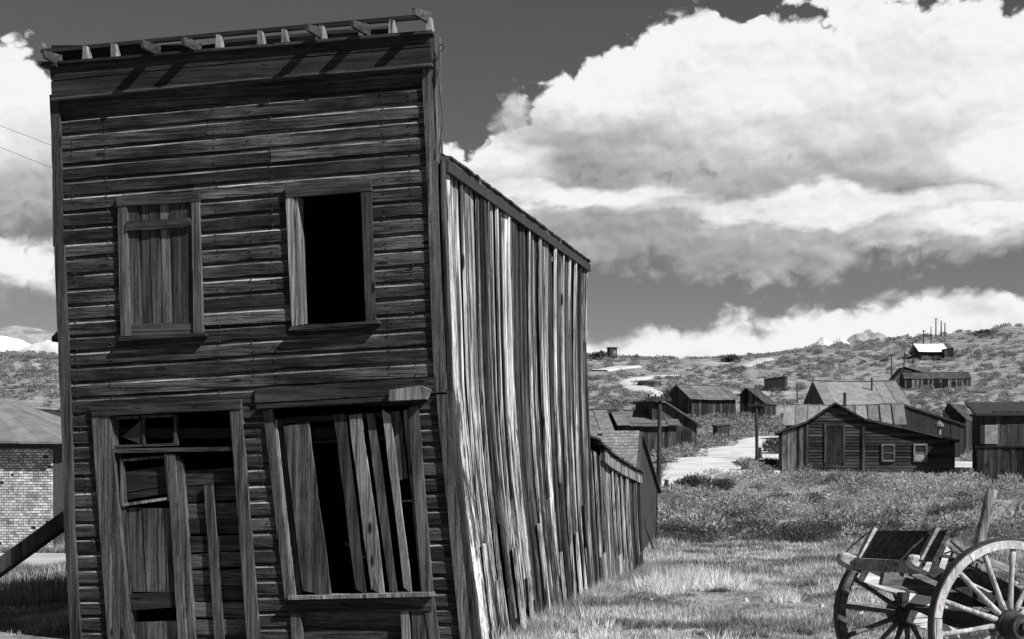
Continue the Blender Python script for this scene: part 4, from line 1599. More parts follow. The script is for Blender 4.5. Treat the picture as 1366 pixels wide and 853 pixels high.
# near small shed with pale shingles: ridge towards us, dark gable end to the right
def small_shed():
    Y = 32.0
    sh = empty('tarred_shed', (0, 0, 0), 0, label='little shed with a worn shingle roof and black tarred gable just behind the lean-to', category='shed')
    apex = W(853, 579, Y)
    eR = W(877, 655, Y + 1.6)
    bR = W(875, 728, Y + 1.6)
    eL = W(846, 640, Y - 1.9)
    gz = float(tz(apex.x, Y)) - .1
    sh.location = (apex.x, Y, gz)
    o = Vector(sh.location)
    # gable plane runs from eL (near) to eR (far); ridge runs to the left
    left = Vector((-2.6, .25, 0))
    A, B, C = apex - o, eR - o, Vector((bR.x, bR.y, gz)) - o
    Lo = eL - o
    Lb = Vector((Lo.x, Lo.y, 0))
    Lo = Vector((Lo.x, Lo.y, B.z))
    mb = MB()
    pts = [Lb, C, B, A, Lo]
    th = Vector((-.08, 0, 0))
    n = 5
    mb.add(pts + [p + th for p in pts], [tuple(range(5)), tuple(range(9, 4, -1))] + [(i, i + 5, (i + 1) % 5 + 5, (i + 1) % 5) for i in range(5)])
    normals_out(mb.build('gable_wall', 'tar', sh))
    mb = MB()
    mb.hexa([Lb, Lb + left, Lo + left, Lo, Lb + Vector((0, .08, 0)), Lb + left + Vector((0, .08, 0)), Lo + left + Vector((0, .08, 0)), Lo + Vector((0, .08, 0))])
    normals_out(mb.build('front_wall', 'farwood', sh))
    mb = MB()
    mb.hexa([C, C + left, B + left, B, C - Vector((0, .08, 0)), C + left - Vector((0, .08, 0)), B + left - Vector((0, .08, 0)), B - Vector((0, .08, 0))])
    normals_out(mb.build('rear_wall', 'farwood', sh))
    for e, nm in ((Lo, 'a'), (B, 'b')):
        dn = (e - A)
        e2 = e + dn * .05
        mb = MB()
        up = Vector((0, 0, .05))
        mb.hexa([A + Vector((.08, 0, 0)), e2 + Vector((.08, 0, 0)), e2 + left, A + left, A + up + Vector((.08, 0, 0)), e2 + up + Vector((.08, 0, 0)), e2 + left + up, A + left + up])
        roof_o = normals_out(mb.build('roof', 'tar' if nm == 'b' else 'darkroof', sh))
        if nm == 'a':
            rows = 20
            for r_ in range(rows):
                s0 = 1.04 - r_ * (1.04 / rows)
                s1 = s0 - 1.25 / rows
                x = 0.0
                while x < 1.0:
                    wd = U(.03, .055)
                    if random.random() < .97:
                        jj = U(-.004, .004)
                        p0 = A + dn * (s0 + jj) + left * x
                        p1 = A + dn * (s0 + jj) + left * (x + wd - .0015)
                        p2 = A + dn * max(s1, 0) + left * (x + wd - .0015)
                        p3 = A + dn * max(s1, 0) + left * x
                        li = Vector((0, 0, .07 + U(0, .012)))
                        lj = Vector((0, 0, .055))
                        P = [p0 + li, p1 + li, p2 + lj, p3 + lj]
                        SH.append([[tuple(q) for q in P], [tuple(q + Vector((0, 0, .018))) for q in P]])
                    x += wd
            mb = MB()
            for P, Q in SH:
                mb.hexa(P + Q)
            normals_out(mb.build('shingles', 'palish', roof_o, kind='stuff'))
    return sh


SH = []
small_shed()

# ------------------------------------------------------------------ left side: brick house, dark sheds, prop beam
def brick_house():
    Yb = 31.0
    c = W(70, 736, Yb)
    gz = float(tz(c.x, Yb)) - .05
    h = empty('brick_building', (c.x, Yb, gz), R(-3), label='whitewashed brick building with a hipped tin roof left of the leaning hotel'.replace('hotel', 'building'), category='building')
    H = EYE + (HZ - 592) / F * Yb - gz
    Wd = 5.2
    D = 5.0
    mb = MB()
    mb.box((-Wd, .02, -.2), (-.02, D, H))
    mb.build('wall_core', 'mortar', h)
    bh, bl, jt = .046, .112, .013
    mb = MB()
    z = .0
    row = 0
    while z < H - .12:
        x = 0 if row % 2 == 0 else -.055
        if row % 2:
            mb.box((-.045, -.004, z), (-.002, .03, z + bh))
        first = True
        while x > -2.6:
            l = bl if not (row % 6 == 5) else bl * .5
            if x == 0 or x > -2.6:
                a, b = max(x - l + jt, -2.6), x
                if b - a > .02 and random.random() > .012:
                    o = U(-.004, .008)
                    mb.box((a, -.0 - o, z), (b - .002, .03, z + bh))
            x -= l
        z += bh + jt
        row += 1
    mb.build('bricks', 'brick', h, kind='stuff')
    # dark top plate and ragged roof edge
    MB().box((-Wd, -.03, H - .12), (0, .25, H + .04)).build('wall_plate', 'tar', h)
    e = .35
    ap = (-Wd / 2 - .9, D / 2, H + 1.15)
    ap2 = (-Wd / 2 + .1, D / 2, H + 1.15)
    cs = [(-Wd - e, -e, H), (e, -e, H), (e, D + e, H), (-Wd - e, D + e, H)]
    def slope(p0, p1, q1, q0, n, nm):
        p0, p1, q0, q1 = map(Vector, (p0, p1, q0, q1))
        mb = MB()
        for i in range(n):
            s, t = i / n, (i + 1) / n
            a, b = p0.lerp(p1, s), p0.lerp(p1, t)
            c_, d_ = q0.lerp(q1, t), q0.lerp(q1, s)
            up = Vector((0, 0, .05 + U(0, .003)))
            dn = (a - d_).normalized() * U(-.02, .06)
            mb.hexa([a + dn, b + dn, c_, d_, a + dn + up, b + dn + up, c_ + up, d_ + up])
        normals_out(mb.build('roof', 'hiproof', h))
    slope(cs[0], cs[1], ap2, ap, 12, 'front')
    slope(cs[1], cs[2], ap2, ap2, 10, 'right')
    slope(cs[2], cs[3], ap, ap2, 8, 'back')
    slope(cs[3], cs[0], ap, ap, 8, 'left')
    return h


brick_house()
side_ridge_house('black_roofed_cabin', 'dark cabin with a black roof behind the brick building', 'cabin',
                 35, 130, 561, 548, 62, 2.2, roof='tar', seams=0, over=.3, wall='farwood')
# board fence and post between brick building and hotel
fc = empty('board_fence', tuple(G(80, 700)), 0, label='short dark upright board fence right of the brick building', category='fence')
for k in range(8):
    normals_out(MB().box((-.35 + k * .16, 0, -.2), (-.35 + k * .16 + .15, .03, 1.25 + U(-.05, .05))).build('fence_board', 'farwood', fc))
ps = empty('fence_post', tuple(G(83, 690) + Vector((0, .6, 0))), 0, label='thin post with a dark cross piece between brick wall and corner board', category='post')
MB().tube([(0, 0, -.2), (.02, 0, 2.6)], .05, 7).build('shaft', 'pole', ps)
# prop beam
pb = W(93, 690, 14.75)
pe = W(-170, 880, 14.9)
b = MB()
d_ = (pe - pb)
n = 8
b.strip([[Vector(q) for q in ((pb + d_ * (i / n)) + Vector(o) for o in (((-.012, -.09, -.085), (.02, .09, -.085), (.02, .09, .085), (-.02, -.09, .085))))] for i in range(n + 1)])
bo = normals_out(b.build('prop_beam', 'pole'))
bo['label'] = 'thick dark timber beam propping the left corner of the leaning building'
bo['category'] = 'beam'

# ------------------------------------------------------------------ poles and wires


def pole(name, label, ub, vb, vt, r=.13, lean=0.0, arm=None, vbrace=None, Y=None, group=None, cat='utility pole'):
    g = G(ub, vb) if Y is None else Vector(((ub - 683) / F * Y, Y, float(tz((ub - 683) / F * Y, Y))))
    zt = EYE + (HZ - vt) / F * g.y - g.z
    e = empty(name, tuple(g), 0, label=label, category=cat)
    if group:
        e['group'] = group
    n = 6
    MB().tube([(lean * i / n, 0, -.3 + (zt + .3) * i / n) for i in range(n + 1)], [r * (1.15 - .4 * i / n) for i in range(n + 1)], 8).build('shaft', 'pole', e, smooth=True)
    if arm:
        za = EYE + (HZ - arm[2]) / F * g.y - g.z
        xa, xb = (arm[0] - ub) / F * g.y, (arm[1] - ub) / F * g.y
        MB().box((xa, -r - .06, za - .07), (xb, -r + .03, za + .07)).build('crossarm', 'pole', e)
        for s in np.linspace(xa + .12, xb - .12, 4):
            MB().tube([(s, -r, za + .07), (s, -r, za + .2)], [.03, .04], 6).build('insulator', 'glass', e)
    return e, g


pole('utility_pole', 'tall dark pole with a wide crossarm standing at the left edge of the dirt road', 878.5, 656, 531, .1, .05, (861, 895, 533))
pole('utility_pole', 'dark pole with a short crossarm standing in the dirt road before the barn', 1010, 614, 537, .1, -.05, (997, 1022, 541))
pole('fence_post', 'short dark stump leaning beside the tall crossarmed pole', 885.5, 661, 640, .10, .12, cat='post')
pole('fence_post', 'short thick stub lashed to the foot of the road pole', 1014, 613, 597, .12, .0, cat='post')
pole('utility_pole', 'thin dark pole on the slope left of the cottage', 1063.5, 541, 512, .10)
pole('utility_pole', 'short pole stub left of the shingled barn roof', 1104, 541, 525, .10)
pole('utility_pole', 'pole with a small crossarm left of the long hillside shed', 1189.5, 509, 472, .12, 0, (1185, 1194, 474))
pole('utility_pole', 'leaning pole directly above the gabled hillside shed', 1205.5, 497, 469, .12, .2)
pole('utility_pole', 'pole just right of the leaning one below the white roofed hut', 1218, 487, 458, .14)
pole('utility_pole', 'pole at the left corner of the white roofed hut', 1232, 466, 441, .14, 0, (1230, 1234.5, 442), Y=G(1232, 466).y)
pole('utility_pole', 'second pole rising behind the white roofed hut', 1242, 464, 436, .12, Y=G(1242, 462).y)
for i, (uu, vt, w) in enumerate(((1248.5, 425, 'tallest of the three thin masts on the skyline, with a small crossarm'), (1255.5, 428, 'middle of the three thin masts standing together on the skyline'), (1260.5, 431, 'rightmost and shortest of the three thin masts on the skyline'))):
    pole('skyline_mast', w, uu, 447, vt, .16, 0, (uu - 1.6, uu + 1.6, vt + 1) if i == 0 else None, Y=352, cat='mast', group='masts on the skyline')
_, gA = pole('utility_pole', 'pole outside the left edge carrying the two wires', -120, 640, 150, .13, Y=38)
_, gB = pole('utility_pole', 'pole hidden behind the leaning building carrying the two wires', 330, 640, 300, .13, Y=40)
for k, (va, vb_) in enumerate(((118, 290), (146, 322))):
    a, b2 = W(-120, va, 38), W(330, vb_ - 10, 40)
    pts = []
    for i in range(25):
        t = i / 24
        p = a.lerp(b2, t)
        p.z -= .35 * 4 * t * (1 - t) * .5
        pts.append(p)
    wo = MB().tube(pts, .006, 5).build('overhead_wire', 'iron')
    wo['label'] = ('upper' if k == 0 else 'lower') + ' thin wire crossing the white cloud at the left edge'
    wo['category'] = 'wire'

# loose wire curling from the top right corner of the false front
pts = []
for (u, v) in ((582, 118), (584, 95), (584.5, 84), (587.5, 78), (588, 71), (587, 66), (589, 62), (593, 62), (594.5, 66), (592, 70), (588.5, 71), (586, 78), (584, 86), (587, 110), (590.5, 140), (593, 165), (590.5, 190), (588.5, 206)):
    a, z = L2(u, v)
    pts.append((a, -.04 - .01 * len(pts) / 6, z))
lw = MB().tube(pts, .006, 5).build('loose_wire', 'iron', hotel)

# ------------------------------------------------------------------ vegetation (numpy)


def blades_mesh(name, P, h, w, lean, n_per, mat, seed=1, **props):
    """tufts of narrow triangles; P (n,3) roots, h heights per tuft"""
    r = np.random.RandomState(seed)
    n = len(P)
    N = n * n_per
    root = np.repeat(P, n_per, 0)
    hh = np.repeat(h, n_per) * r.uniform(.45, 1.15, N)
    az = r.uniform(0, 2 * np.pi, N)
    ln = lean * r.uniform(.2, 1.6, N)
    spread = np.repeat(h, n_per) * .22
    root = root + np.stack([np.cos(az) * spread * r.uniform(0, 1, N), np.sin(az) * spread * r.uniform(0, 1, N), np.full(N, -.02)], 1)
    d = np.stack([np.cos(az) * np.sin(ln), np.sin(az) * np.sin(ln), np.cos(ln)], 1)
    fa = r.uniform(0, 2 * np.pi, N)
    side = np.stack([np.cos(fa), np.sin(fa), np.zeros(N)], 1) * (np.asarray(w) if np.isscalar(w) else np.repeat(w, n_per))[..., None] * .5 if not np.isscalar(w) else np.stack([np.cos(fa), np.sin(fa), np.zeros(N)], 1) * w * .5
    a = root - side
    b = root + side
    c = root + d * hh[:, None]
    c[:, 2] -= hh * .12 * ln
    V = np.stack([a, b, c], 1).reshape(-1, 3)
    Fc = np.arange(3 * N).reshape(-1, 3)
    me = bpy.data.meshes.new(name)
    set_mesh(me, V, Fc)
    me.materials.append(M[mat])
    o = bpy.data.objects.new(name, me)
    COL.objects.link(o)
    for k, v in props.items():
        o[k] = v
    return o


def bush_template(n_leaf, seed, leaf=.11, flat=.75):
    r = np.random.RandomState(seed)
    # clumps
    nc = 9
    cc = []
    for i in range(nc):
        a = r.uniform(0, 2 * np.pi)
        q = r.uniform(0, .62)
        cc.append((math.cos(a) * q, math.sin(a) * q, r.uniform(.25, .75) * flat))
    cc = np.array(cc)
    k = r.randint(0, nc, n_leaf)
    v = r.normal(size=(n_leaf, 3))
    v /= np.linalg.norm(v, axis=1)[:, None]
    p = cc[k] + v * r.uniform(.18, .40, n_leaf)[:, None] * np.array([1, 1, .85])
    p[:, 2] = np.abs(p[:, 2])
    d = v + np.array([0, 0, .8])
    d /= np.linalg.norm(d, axis=1)[:, None]
    s = np.cross(d, r.normal(size=(n_leaf, 3)))
    s /= np.linalg.norm(s, axis=1)[:, None]
    L = leaf * r.uniform(.6, 1.6, n_leaf)[:, None]
    a = p - s * L * .28
    b = p + s * L * .28
    c = p + d * L * 1.3
    return np.stack([a, b, c], 1)         # (n,3,3)


TEM = {}


def bushes_mesh(name, P, R_, H, n_leaf, mat, seed=3, leaf=.11, **props):
    r = np.random.RandomState(seed)
    keys = [(n_leaf, s, leaf) for s in range(4)]
    for k in keys:
        if k not in TEM:
            TEM[k] = bush_template(k[0], k[1] + 11, k[2])
    parts = []
    for i in range(len(P)):
        T = TEM[keys[r.randint(4)]]
        a = r.uniform(0, 2 * np.pi)
        ca, sa = math.cos(a), math.sin(a)
        X = T[..., 0] * ca - T[..., 1] * sa
        Yv = T[..., 0] * sa + T[..., 1] * ca
        parts.append(np.stack([X * R_[i] + P[i, 0], Yv * R_[i] + P[i, 1], T[..., 2] * H[i] + P[i, 2] - .04], -1))
    V = np.concatenate(parts).reshape(-1, 3)
    Fc = np.arange(len(V)).reshape(-1, 3)
    me = bpy.data.meshes.new(name)
    set_mesh(me, V, Fc)
    me.materials.append(M[mat])
    o = bpy.data.objects.new(name, me)
    COL.objects.link(o)
    for k, v in props.items():
        o[k] = v
    return o


def in_hotel(X, Y, m=0.0):
    x = (X - A0[0]) * CT - (Y - A0[1]) * ST
    y = (X - A0[0]) * ST + (Y - A0[1]) * CT
    return (x > -4.3 - m) & (x < .28 + m) & (y > -.1 - m) & (y < 12.6 + m)


def view_uv(X, Y, Z):
    return 683 + F * X / Y, HZ - F * (Z - EYE) / Y


def scatter(n, y0, y1, umin, umax, seed, power=1.0):
    """points in the part of the ground that can be seen, denser near"""
    r = np.random.RandomState(seed)
    Y = y0 * (y1 / y0) ** (r.uniform(0, 1, n) ** power)
    k = (r.uniform(umin, umax, n) - 683) / F
    X = k * Y
    return X, Y


def on_road(X, Y, v):
    u, _ = view_uv(X, Y, 0 * X)
    return u


from mathutils.geometry import intersect_point_tri_2d  # noqa


def poly_mask(u, v, poly):
    inside = np.zeros(len(u), bool)
    n = len(poly)
    j = n - 1
    for i in range(n):
        xi, yi = poly[i]
        xj, yj = poly[j]
        c = ((yi > v) != (yj > v)) & (u < (xj - xi) * (v - yi) / (yj - yi + 1e-9) + xi)
        inside ^= c
        j = i
    return inside


def ground_poly(rows):
    """outline on the ground plan of a road given by photo rows"""
    L = [G(a, v) for v, a, b in rows]
    Rr = [G(b, v) for v, a, b in rows]
    return [(p.x, p.y) for p in L] + [(p.x, p.y) for p in reversed(Rr)]


ROADS = [ground_poly(r) for r in (
    [(655, 866, 900), (648, 868, 932), (640, 874, 980), (634, 878, 1042), (629, 884, 1042), (622, 888, 1042), (614, 892, 1042), (606, 906, 1042), (600, 928, 1042), (594, 952, 1046), (588, 987, 1050), (583, 1014, 1050)],
    [(628, 1262, 1330), (617, 1262, 1318)],
    [(529, 866, 892), (524, 850, 885), (518, 834, 872), (512, 826, 850), (508, 830, 856), (504.5, 846, 880), (502, 870, 912)],
    [(492, 976, 998), (487, 986, 1015), (483, 996, 1027), (478, 1008, 1038)],
    [(496, 786, 812), (493, 800, 832), (490, 822, 858)],
    [(757, -60, 130), (741, -50, 130)],
    [(704, 1014, 1083), (700, 1017, 1103), (696, 1037, 1108)],
)]


def free(X, Y):
    m = ~in_hotel(X, Y, -.05)
    for p in ROADS:
        m &= ~poly_mask(X, Y, p)
    return m


def grass():
    # right meadow, near
    X, Y = scatter(52000, 9.0, 34.0, 640, 1400, 21, 1.0)
    X2, Y2 = scatter(9000, 14.5, 34.0, -60, 130, 22, 1.0)
    X = np.concatenate([X, X2])
    Y = np.concatenate([Y, Y2])
    m = free(X, Y)
    X, Y = X[m], Y[m]
    Z = tz(X, Y)
    n1 = vnoise(X / 1.6, Y / 1.6, 41) + .5
    n2 = vnoise(X / .5, Y / .5, 42) + .5
    keep = (n1 * .6 + n2 * .4) > np.random.RandomState(5).uniform(.2, .68, len(X))
    X, Y, Z, n1 = X[keep], Y[keep], Z[keep], n1[keep]
    n3 = vnoise(X / .8, Y / .8, 44) + .5
    h = (.035 + .15 * n1 ** 2 + .20 * np.clip(n3 - .62, 0, 1)) * (1 + .5 * (Y > 20))
    w = .006 + .0009 * Y
    blades_mesh('meadow_grass', np.stack([X, Y, Z], 1), h, w, .55, 9, 'grass', 6, kind='stuff', label='dry short grass of the meadow', category='grass')
    # taller sparse blades along the foot of the wall
    r = np.random.RandomState(9)
    t = r.uniform(.3, 13.5, 1500)
    xo = .30 + np.abs(r.normal(0, .3, 1500)) - .03 * t
    X = A0[0] + xo * CT + t * ST
    Y = A0[1] - xo * ST + t * CT
    blades_mesh('wall_grass', np.stack([X, Y, tz(X, Y)], 1), r.uniform(.08, .26, 1500), .010, .5, 8, 'grass', 8, kind='stuff', label='tall dry grass along the foot of the side wall', category='grass')


grass()


def clumps():
    # scattered bleached clumps, dark weeds and stones in the open grass
    r = np.random.RandomState(77)
    for name, n, mat, h0, h1, w, lab, cat, sd in (('straw_clumps', 420, 'straw', .10, .26, .012, 'small bleached clumps scattered through the meadow', 'grass', 1),
                                                  ('weed_clumps', 330, 'darksage', .06, .18, .014, 'dark low weeds scattered through the meadow', 'weeds', 2)):
        X, Y = scatter(n, 9.5, 33.0, 650, 1400, 80 + sd, .9)
        m = free(X, Y) & ((vnoise(X / 2.2, Y / 2.2, 90 + sd) + .5) > .45)
        X, Y = X[m], Y[m]
        k = 26
        X = np.repeat(X, k) + r.normal(0, .07, len(X) * k)
        Y = np.repeat(Y, k) + r.normal(0, .07, len(Y) * k)
        hh = np.repeat(r.uniform(h0, h1, len(X) // k), k) * r.uniform(.6, 1.1, len(X))
        blades_mesh(name, np.stack([X, Y, tz(X, Y)], 1), hh, w, .6, 5, mat, 81 + sd, kind='stuff', label=lab, category=cat)
    X, Y = scatter(90, 10, 30, 700, 1380, 99, 1.0)
    m = free(X, Y)
    mb = MB()
    for x, y in zip(X[m], Y[m]):
        q = U(.02, .07)
        z = float(tz(x, y))
        n = 6
        lo = [(x + q * math.cos(a * 1.047) * U(.7, 1.2), y + q * math.sin(a * 1.047) * U(.7, 1.2), z - .02) for a in range(n)]
        hi = [(x + (a[0] - x) * .55 + U(-.01, .01), y + (a[1] - y) * .55, z + q * U(.4, .8)) for a in lo]
        mb.strip([lo, hi])
    normals_out(mb.build('stones', 'road', None, kind='stuff', label='small stones in the grass', category='stones'))


clumps()


def tuft(name, label, u, v, rad, h, mat, n=260, w=.012, lean=.5, group=None, cat='grass tuft', seed=0):
    g = G(u, v)
    r = np.random.RandomState(seed + int(u) * 7)
    m = max(4, int(n / 14))
    a = r.uniform(0, 6.28, m)
    q = np.sqrt(r.uniform(0, 1, m)) * rad
    X = np.cos(a) * q
    Y = np.sin(a) * q * .8
    Z = tz(X + g.x, Y + g.y) - g.z
    hh = h * (1.05 - .5 * (q / rad) ** 2) * r.uniform(.7, 1.1, m)
    o = blades_mesh(name, np.stack([X, Y, Z], 1), hh, w, lean, 14, mat, seed + 3, label=label, category=cat)
    o.location = tuple(g)
    if group:
        o['group'] = group
    return o


tuft('straw_tuft', 'brightest and widest tuft of bleached straw in the open grass right of the lean-to', 930, 786, .75, .50, 'straw', 2600, .018, .6)
tuft('straw_tuft', 'smaller bleached straw tuft close beside the lean-to corner', 875, 793, .42, .42, 'straw', 1300, .016, .55)
tuft('straw_tuft', 'low bleached tuft halfway between the biggest straw tuft and the cart', 1022, 778, .40, .26, 'straw', 800, .014, .7)
tuft('straw_tuft', 'thin upright straw tuft to the left of the far cart wheel', 1045, 803, .26, .30, 'straw', 420, .012, .5)
tuft('grass_tuft', 'dark spiky tuft at the bottom edge of the photograph below the straw', 975, 848, .30, .22, 'darksage', 400, .010, .8)
tuft('straw_tuft', 'ragged straw tuft at the foot of the side wall boards', 835, 786, .3, .26, 'straw', 320, .010, .5)
tuft('rabbit_bush', 'feathery grey bush beside the pale path left of the leaning building', 40, 803, .8, .55, 'rabbit', 2600, .016, .42, cat='bush')
tuft('rabbit_bush', 'second feathery bush against the corner board by the pale path', 92, 800, .5, .5, 'rabbit', 1400, .016, .42, cat='bush')
tuft('rabbit_bush', 'low bush between the brick wall and the board fence', 84, 733, .35, .45, 'sage', 500, .016, .45, cat='bush')


def sage():
    # mid distance sagebrush: 30 to 72 m
    r = np.random.RandomState(33)
    X, Y = scatter(1500, 29.0, 74.0, 720, 1420, 31, .75)
    m = free(X, Y)
    X, Y = X[m], Y[m]
    n1 = vnoise(X / 5, Y / 5, 51) + .5
    k = n1 > r.uniform(.28, .70, len(X))
    X, Y = X[k], Y[k]
    # leave flat open grass around the footpath
    u, v = view_uv(X, Y, tz(X, Y))
    k = ~((v > 683) & (v < 712) & (r.uniform(0, 1, len(X)) < .6)) & ~((v > 722))
    X, Y, u = X[k], Y[k], u[k]
    k = ~((u > 1030) & (u < 1275) & (Y > 67.5))
    X, Y = X[k], Y[k]
    R_ = r.uniform(.3, .6, len(X)) * r.choice([1, 1.4, 2.2], len(X))
    H = R_ * r.uniform(.5, .85, len(X))
    bushes_mesh('sagebrush_field', np.stack([X, Y, tz(X, Y)], 1), R_, H, 340, 'sage', 34, .08, kind='stuff', label='grey sagebrush covering the meadow', category='sagebrush')
    # tall grass between the bushes
    X, Y = scatter(13000, 26.0, 74.0, 720, 1420, 35, 1.0)
    m = free(X, Y)
    X, Y = X[m], Y[m]
    blades_mesh('brush_grass', np.stack([X, Y, tz(X, Y)], 1), .10 + .14 * (vnoise(X / 3, Y / 3, 61) + .5), .04, .5, 6, 'grass', 36, kind='stuff', label='tall dry grass between the sagebrush', category='grass')
    # darker low bush bands
    pts = []
    for (ua, ub, va, vb_, n) in ((862, 1000, 690, 716, 70), (1000, 1110, 708, 726, 60), (1110, 1366, 700, 722, 50), (870, 960, 716, 728, 30), (1180, 1320, 668, 690, 22), (900, 1100, 665, 684, 25)):
        for _ in range(n):
            p = G(r.uniform(ua, ub), r.uniform(va, vb_))
            pts.append(p)
    P = np.array([tuple(p) for p in pts])
    k = free(P[:, 0], P[:, 1])
    P = P[k]
    R_ = r.uniform(.25, .70, len(P))
    bushes_mesh('dark_brush', P, R_, R_ * .7, 320, 'darksage', 37, .09, kind='stuff', label='darker low brush in bands across the meadow', category='brush')
    # slopes
    X, Y = scatter(4300, 76.0, 370.0, 700, 1420, 41, .75)
    X2, Y2 = scatter(1300, 60.0, 370.0, -60, 130, 42, .75)
    X, Y = np.concatenate([X, X2]), np.concatenate([Y, Y2])
    m = free(X, Y)
    X, Y = X[m], Y[m]
    n1 = vnoise(X / 14, Y / 25, 71) + .5
    k = n1 > r.uniform(.1, .75, len(X))
    X, Y = X[k], Y[k]
    R_ = r.uniform(.5, 1.25, len(X)) * (.65 + Y / 330)
    bushes_mesh('hillside_brush', np.stack([X, Y, tz(X, Y)], 1), R_, R_ * r.uniform(.4, .65, len(X)), 120, 'brush', 43, .2, kind='stuff', label='brush dotted over the far slopes', category='brush')


sage()


def bush(name, label, u, v, R_, H, mat, n=700, leaf=.10, group=None):
    g = G(u, v)
    o = bushes_mesh(name, np.array([[0., 0., 0.]]), [R_], [H], n, mat, int(u), leaf)
    o.location = tuple(g)
    o['label'] = label
    o['category'] = 'bush'
    if group:
        o['group'] = group
    return o


bush('sagebrush', 'largest dark round sagebrush on the near side of the dirt road', 926, 658, 1.0, .85, 'darksage', 1500, .09)
bush('sagebrush', 'dark sagebrush right of the largest one by the dirt road', 966, 655, .9, .6, 'darksage', 1200, .09)
bush('sagebrush', 'low dark bush at the foot of the road pole', 998, 628, .95, .85, 'sage', 1300, .08)
bush('sagebrush', 'second low bush in the road beside the pole foot', 1024, 627, .9, .8, 'darksage', 1200, .08)
bush('sagebrush', 'grey bush by the left road edge under the crossarmed pole', 893, 618, 1.4, 1.0, 'sage', 1300, .09)
bush('sagebrush', 'grey bush between the tall pole and the plank barn, nearest the road', 915, 611, 1.5, 1.1, 'sage', 1300, .09)
bush('sagebrush', 'round grey bush at the road bend before the privy', 962, 596, 1.4, 1.0, 'sage', 1000, .1)
bush('sagebrush', 'round grey bush just left of the road bend', 938, 599, 1.4, .9, 'sage', 1000, .1)
bush('sagebrush', 'bush directly left of the cottage wall at the road', 1030, 606, 1.2, 1.2, 'darksage', 900, .1)
bush('sagebrush', 'tall pale bush right of the cottage against the dark sheds', 1289, 586, 1.5, 2.0, 'sage', 1200, .09)
bush('sagebrush', 'lone dark bush on the skyline beside the timber box', 800, 480, 2.6, 2.2, 'darksage', 900, .12)
bush('sagebrush', 'dark bush on the skyline at the far right', 1316, 449, 3.4, 1.9, 'darksage', 900, .12)
bush('sagebrush', 'dark bush against the upper bend of the winding road', 903, 531, 3.8, 1.9, 'darksage', 900, .12)
bush('sagebrush', 'dark brush clump left of the short pale track near the skyline', 978, 483, 4.0, 1.8, 'darksage', 900, .12)
bush('sagebrush', 'dark low bush inside the loop of the winding road', 862, 516, 3.2, 1.3, 'darksage', 700, .12)

# pale tailings mounds on the skyline


def mound(name, label, uL, uR, vB, vT, Y, mat, seed, rough=.3, skew=.5):
    Xc = ((uL + uR) / 2 - 683) / F * Y
    hw = (uR - uL) / 2 / F * Y
    gz = EYE + (HZ - vB) / F * Y
    H = (vB - vT) / F * Y
    n, k = 56, 24
    V = []
    for j in range(k):
        for i in range(n):
            x = -1 + 2 * i / (n - 1)
            y = -1 + 2 * j / (k - 1)
            r2 = 1 - min(1, (x * x + y * y))
            hx = r2 ** .7
            ns = vnoise(x * 3 + seed, y * 2, seed) * 1.1 + vnoise(x * 8, y * 5 + seed, seed + 1) * .5 + vnoise(x * 20, y * 12, seed + 2) * .2
            z = hx * H * (1 + rough * float(ns) * 1.6) - .6
            V.append((Xc + x * hw, Y + y * hw * .45 + 0, gz + z))
    o = grid_mesh(name, V, n, k, mat)
    o['kind'] = 'structure'
    o['label'] = label
    return o


mound('tailings_hill', 'x', -120, 60, 472, 447, 372, 'tailings', 3)
mound('tailings_hill', 'x', 20, 140, 472, 452, 366, 'tailings', 5)
mound('scrub_hill', 'x', -200, 160, 468, 436, 420, 'scrub_hill', 6)
mound('tailings_hill', 'x', 1070, 1150, 468, 450, 372, 'tailings', 7, .45)
mound('scrub_hill', 'x', 1095, 1215, 466, 449, 392, 'scrub_hill', 8, .8)
mound('tailings_hill', 'x', 1165, 1300, 470, 455, 345, 'tailings', 9)
for o in list(bpy.data.objects):
    if 'label' in o and o['label'] == 'x':
        del o['label']

# ------------------------------------------------------------------ the two wheeled cart
PHI = R(15)
hub_n = Vector((3.47, 9.74, .605))
hub_f = Vector((3.12, 11.04, .53))
cart = empty('wooden_cart', (hub_n.x, hub_n.y, float(tz(hub_n.x, hub_n.y))), PHI,
             label='weathered two wheeled wooden cart tipped down to the right in the grass', category='cart')
CI = cart.matrix_basis.inverted()
HN = CI @ hub_n
HF = CI @ hub_f
# cart frame: +x along the body (to the right and away), +y along the axle away from us


def ring(mb, c, r0, r1, y0, y1, a0, a1, n):
    secs = []
    for i in range(n + 1):
        a = a0 + (a1 - a0) * i / n
        ca, sa = math.cos(a), math.sin(a)
        secs.append([(c.x + r0 * ca, c.y + y0, c.z + r0 * sa), (c.x + r1 * ca, c.y + y0, c.z + r1 * sa), (c.x + r1 * ca, c.y + y1, c.z + r1 * sa), (c.x + r0 * ca, c.y + y1, c.z + r0 * sa)])
    mb.strip(secs)


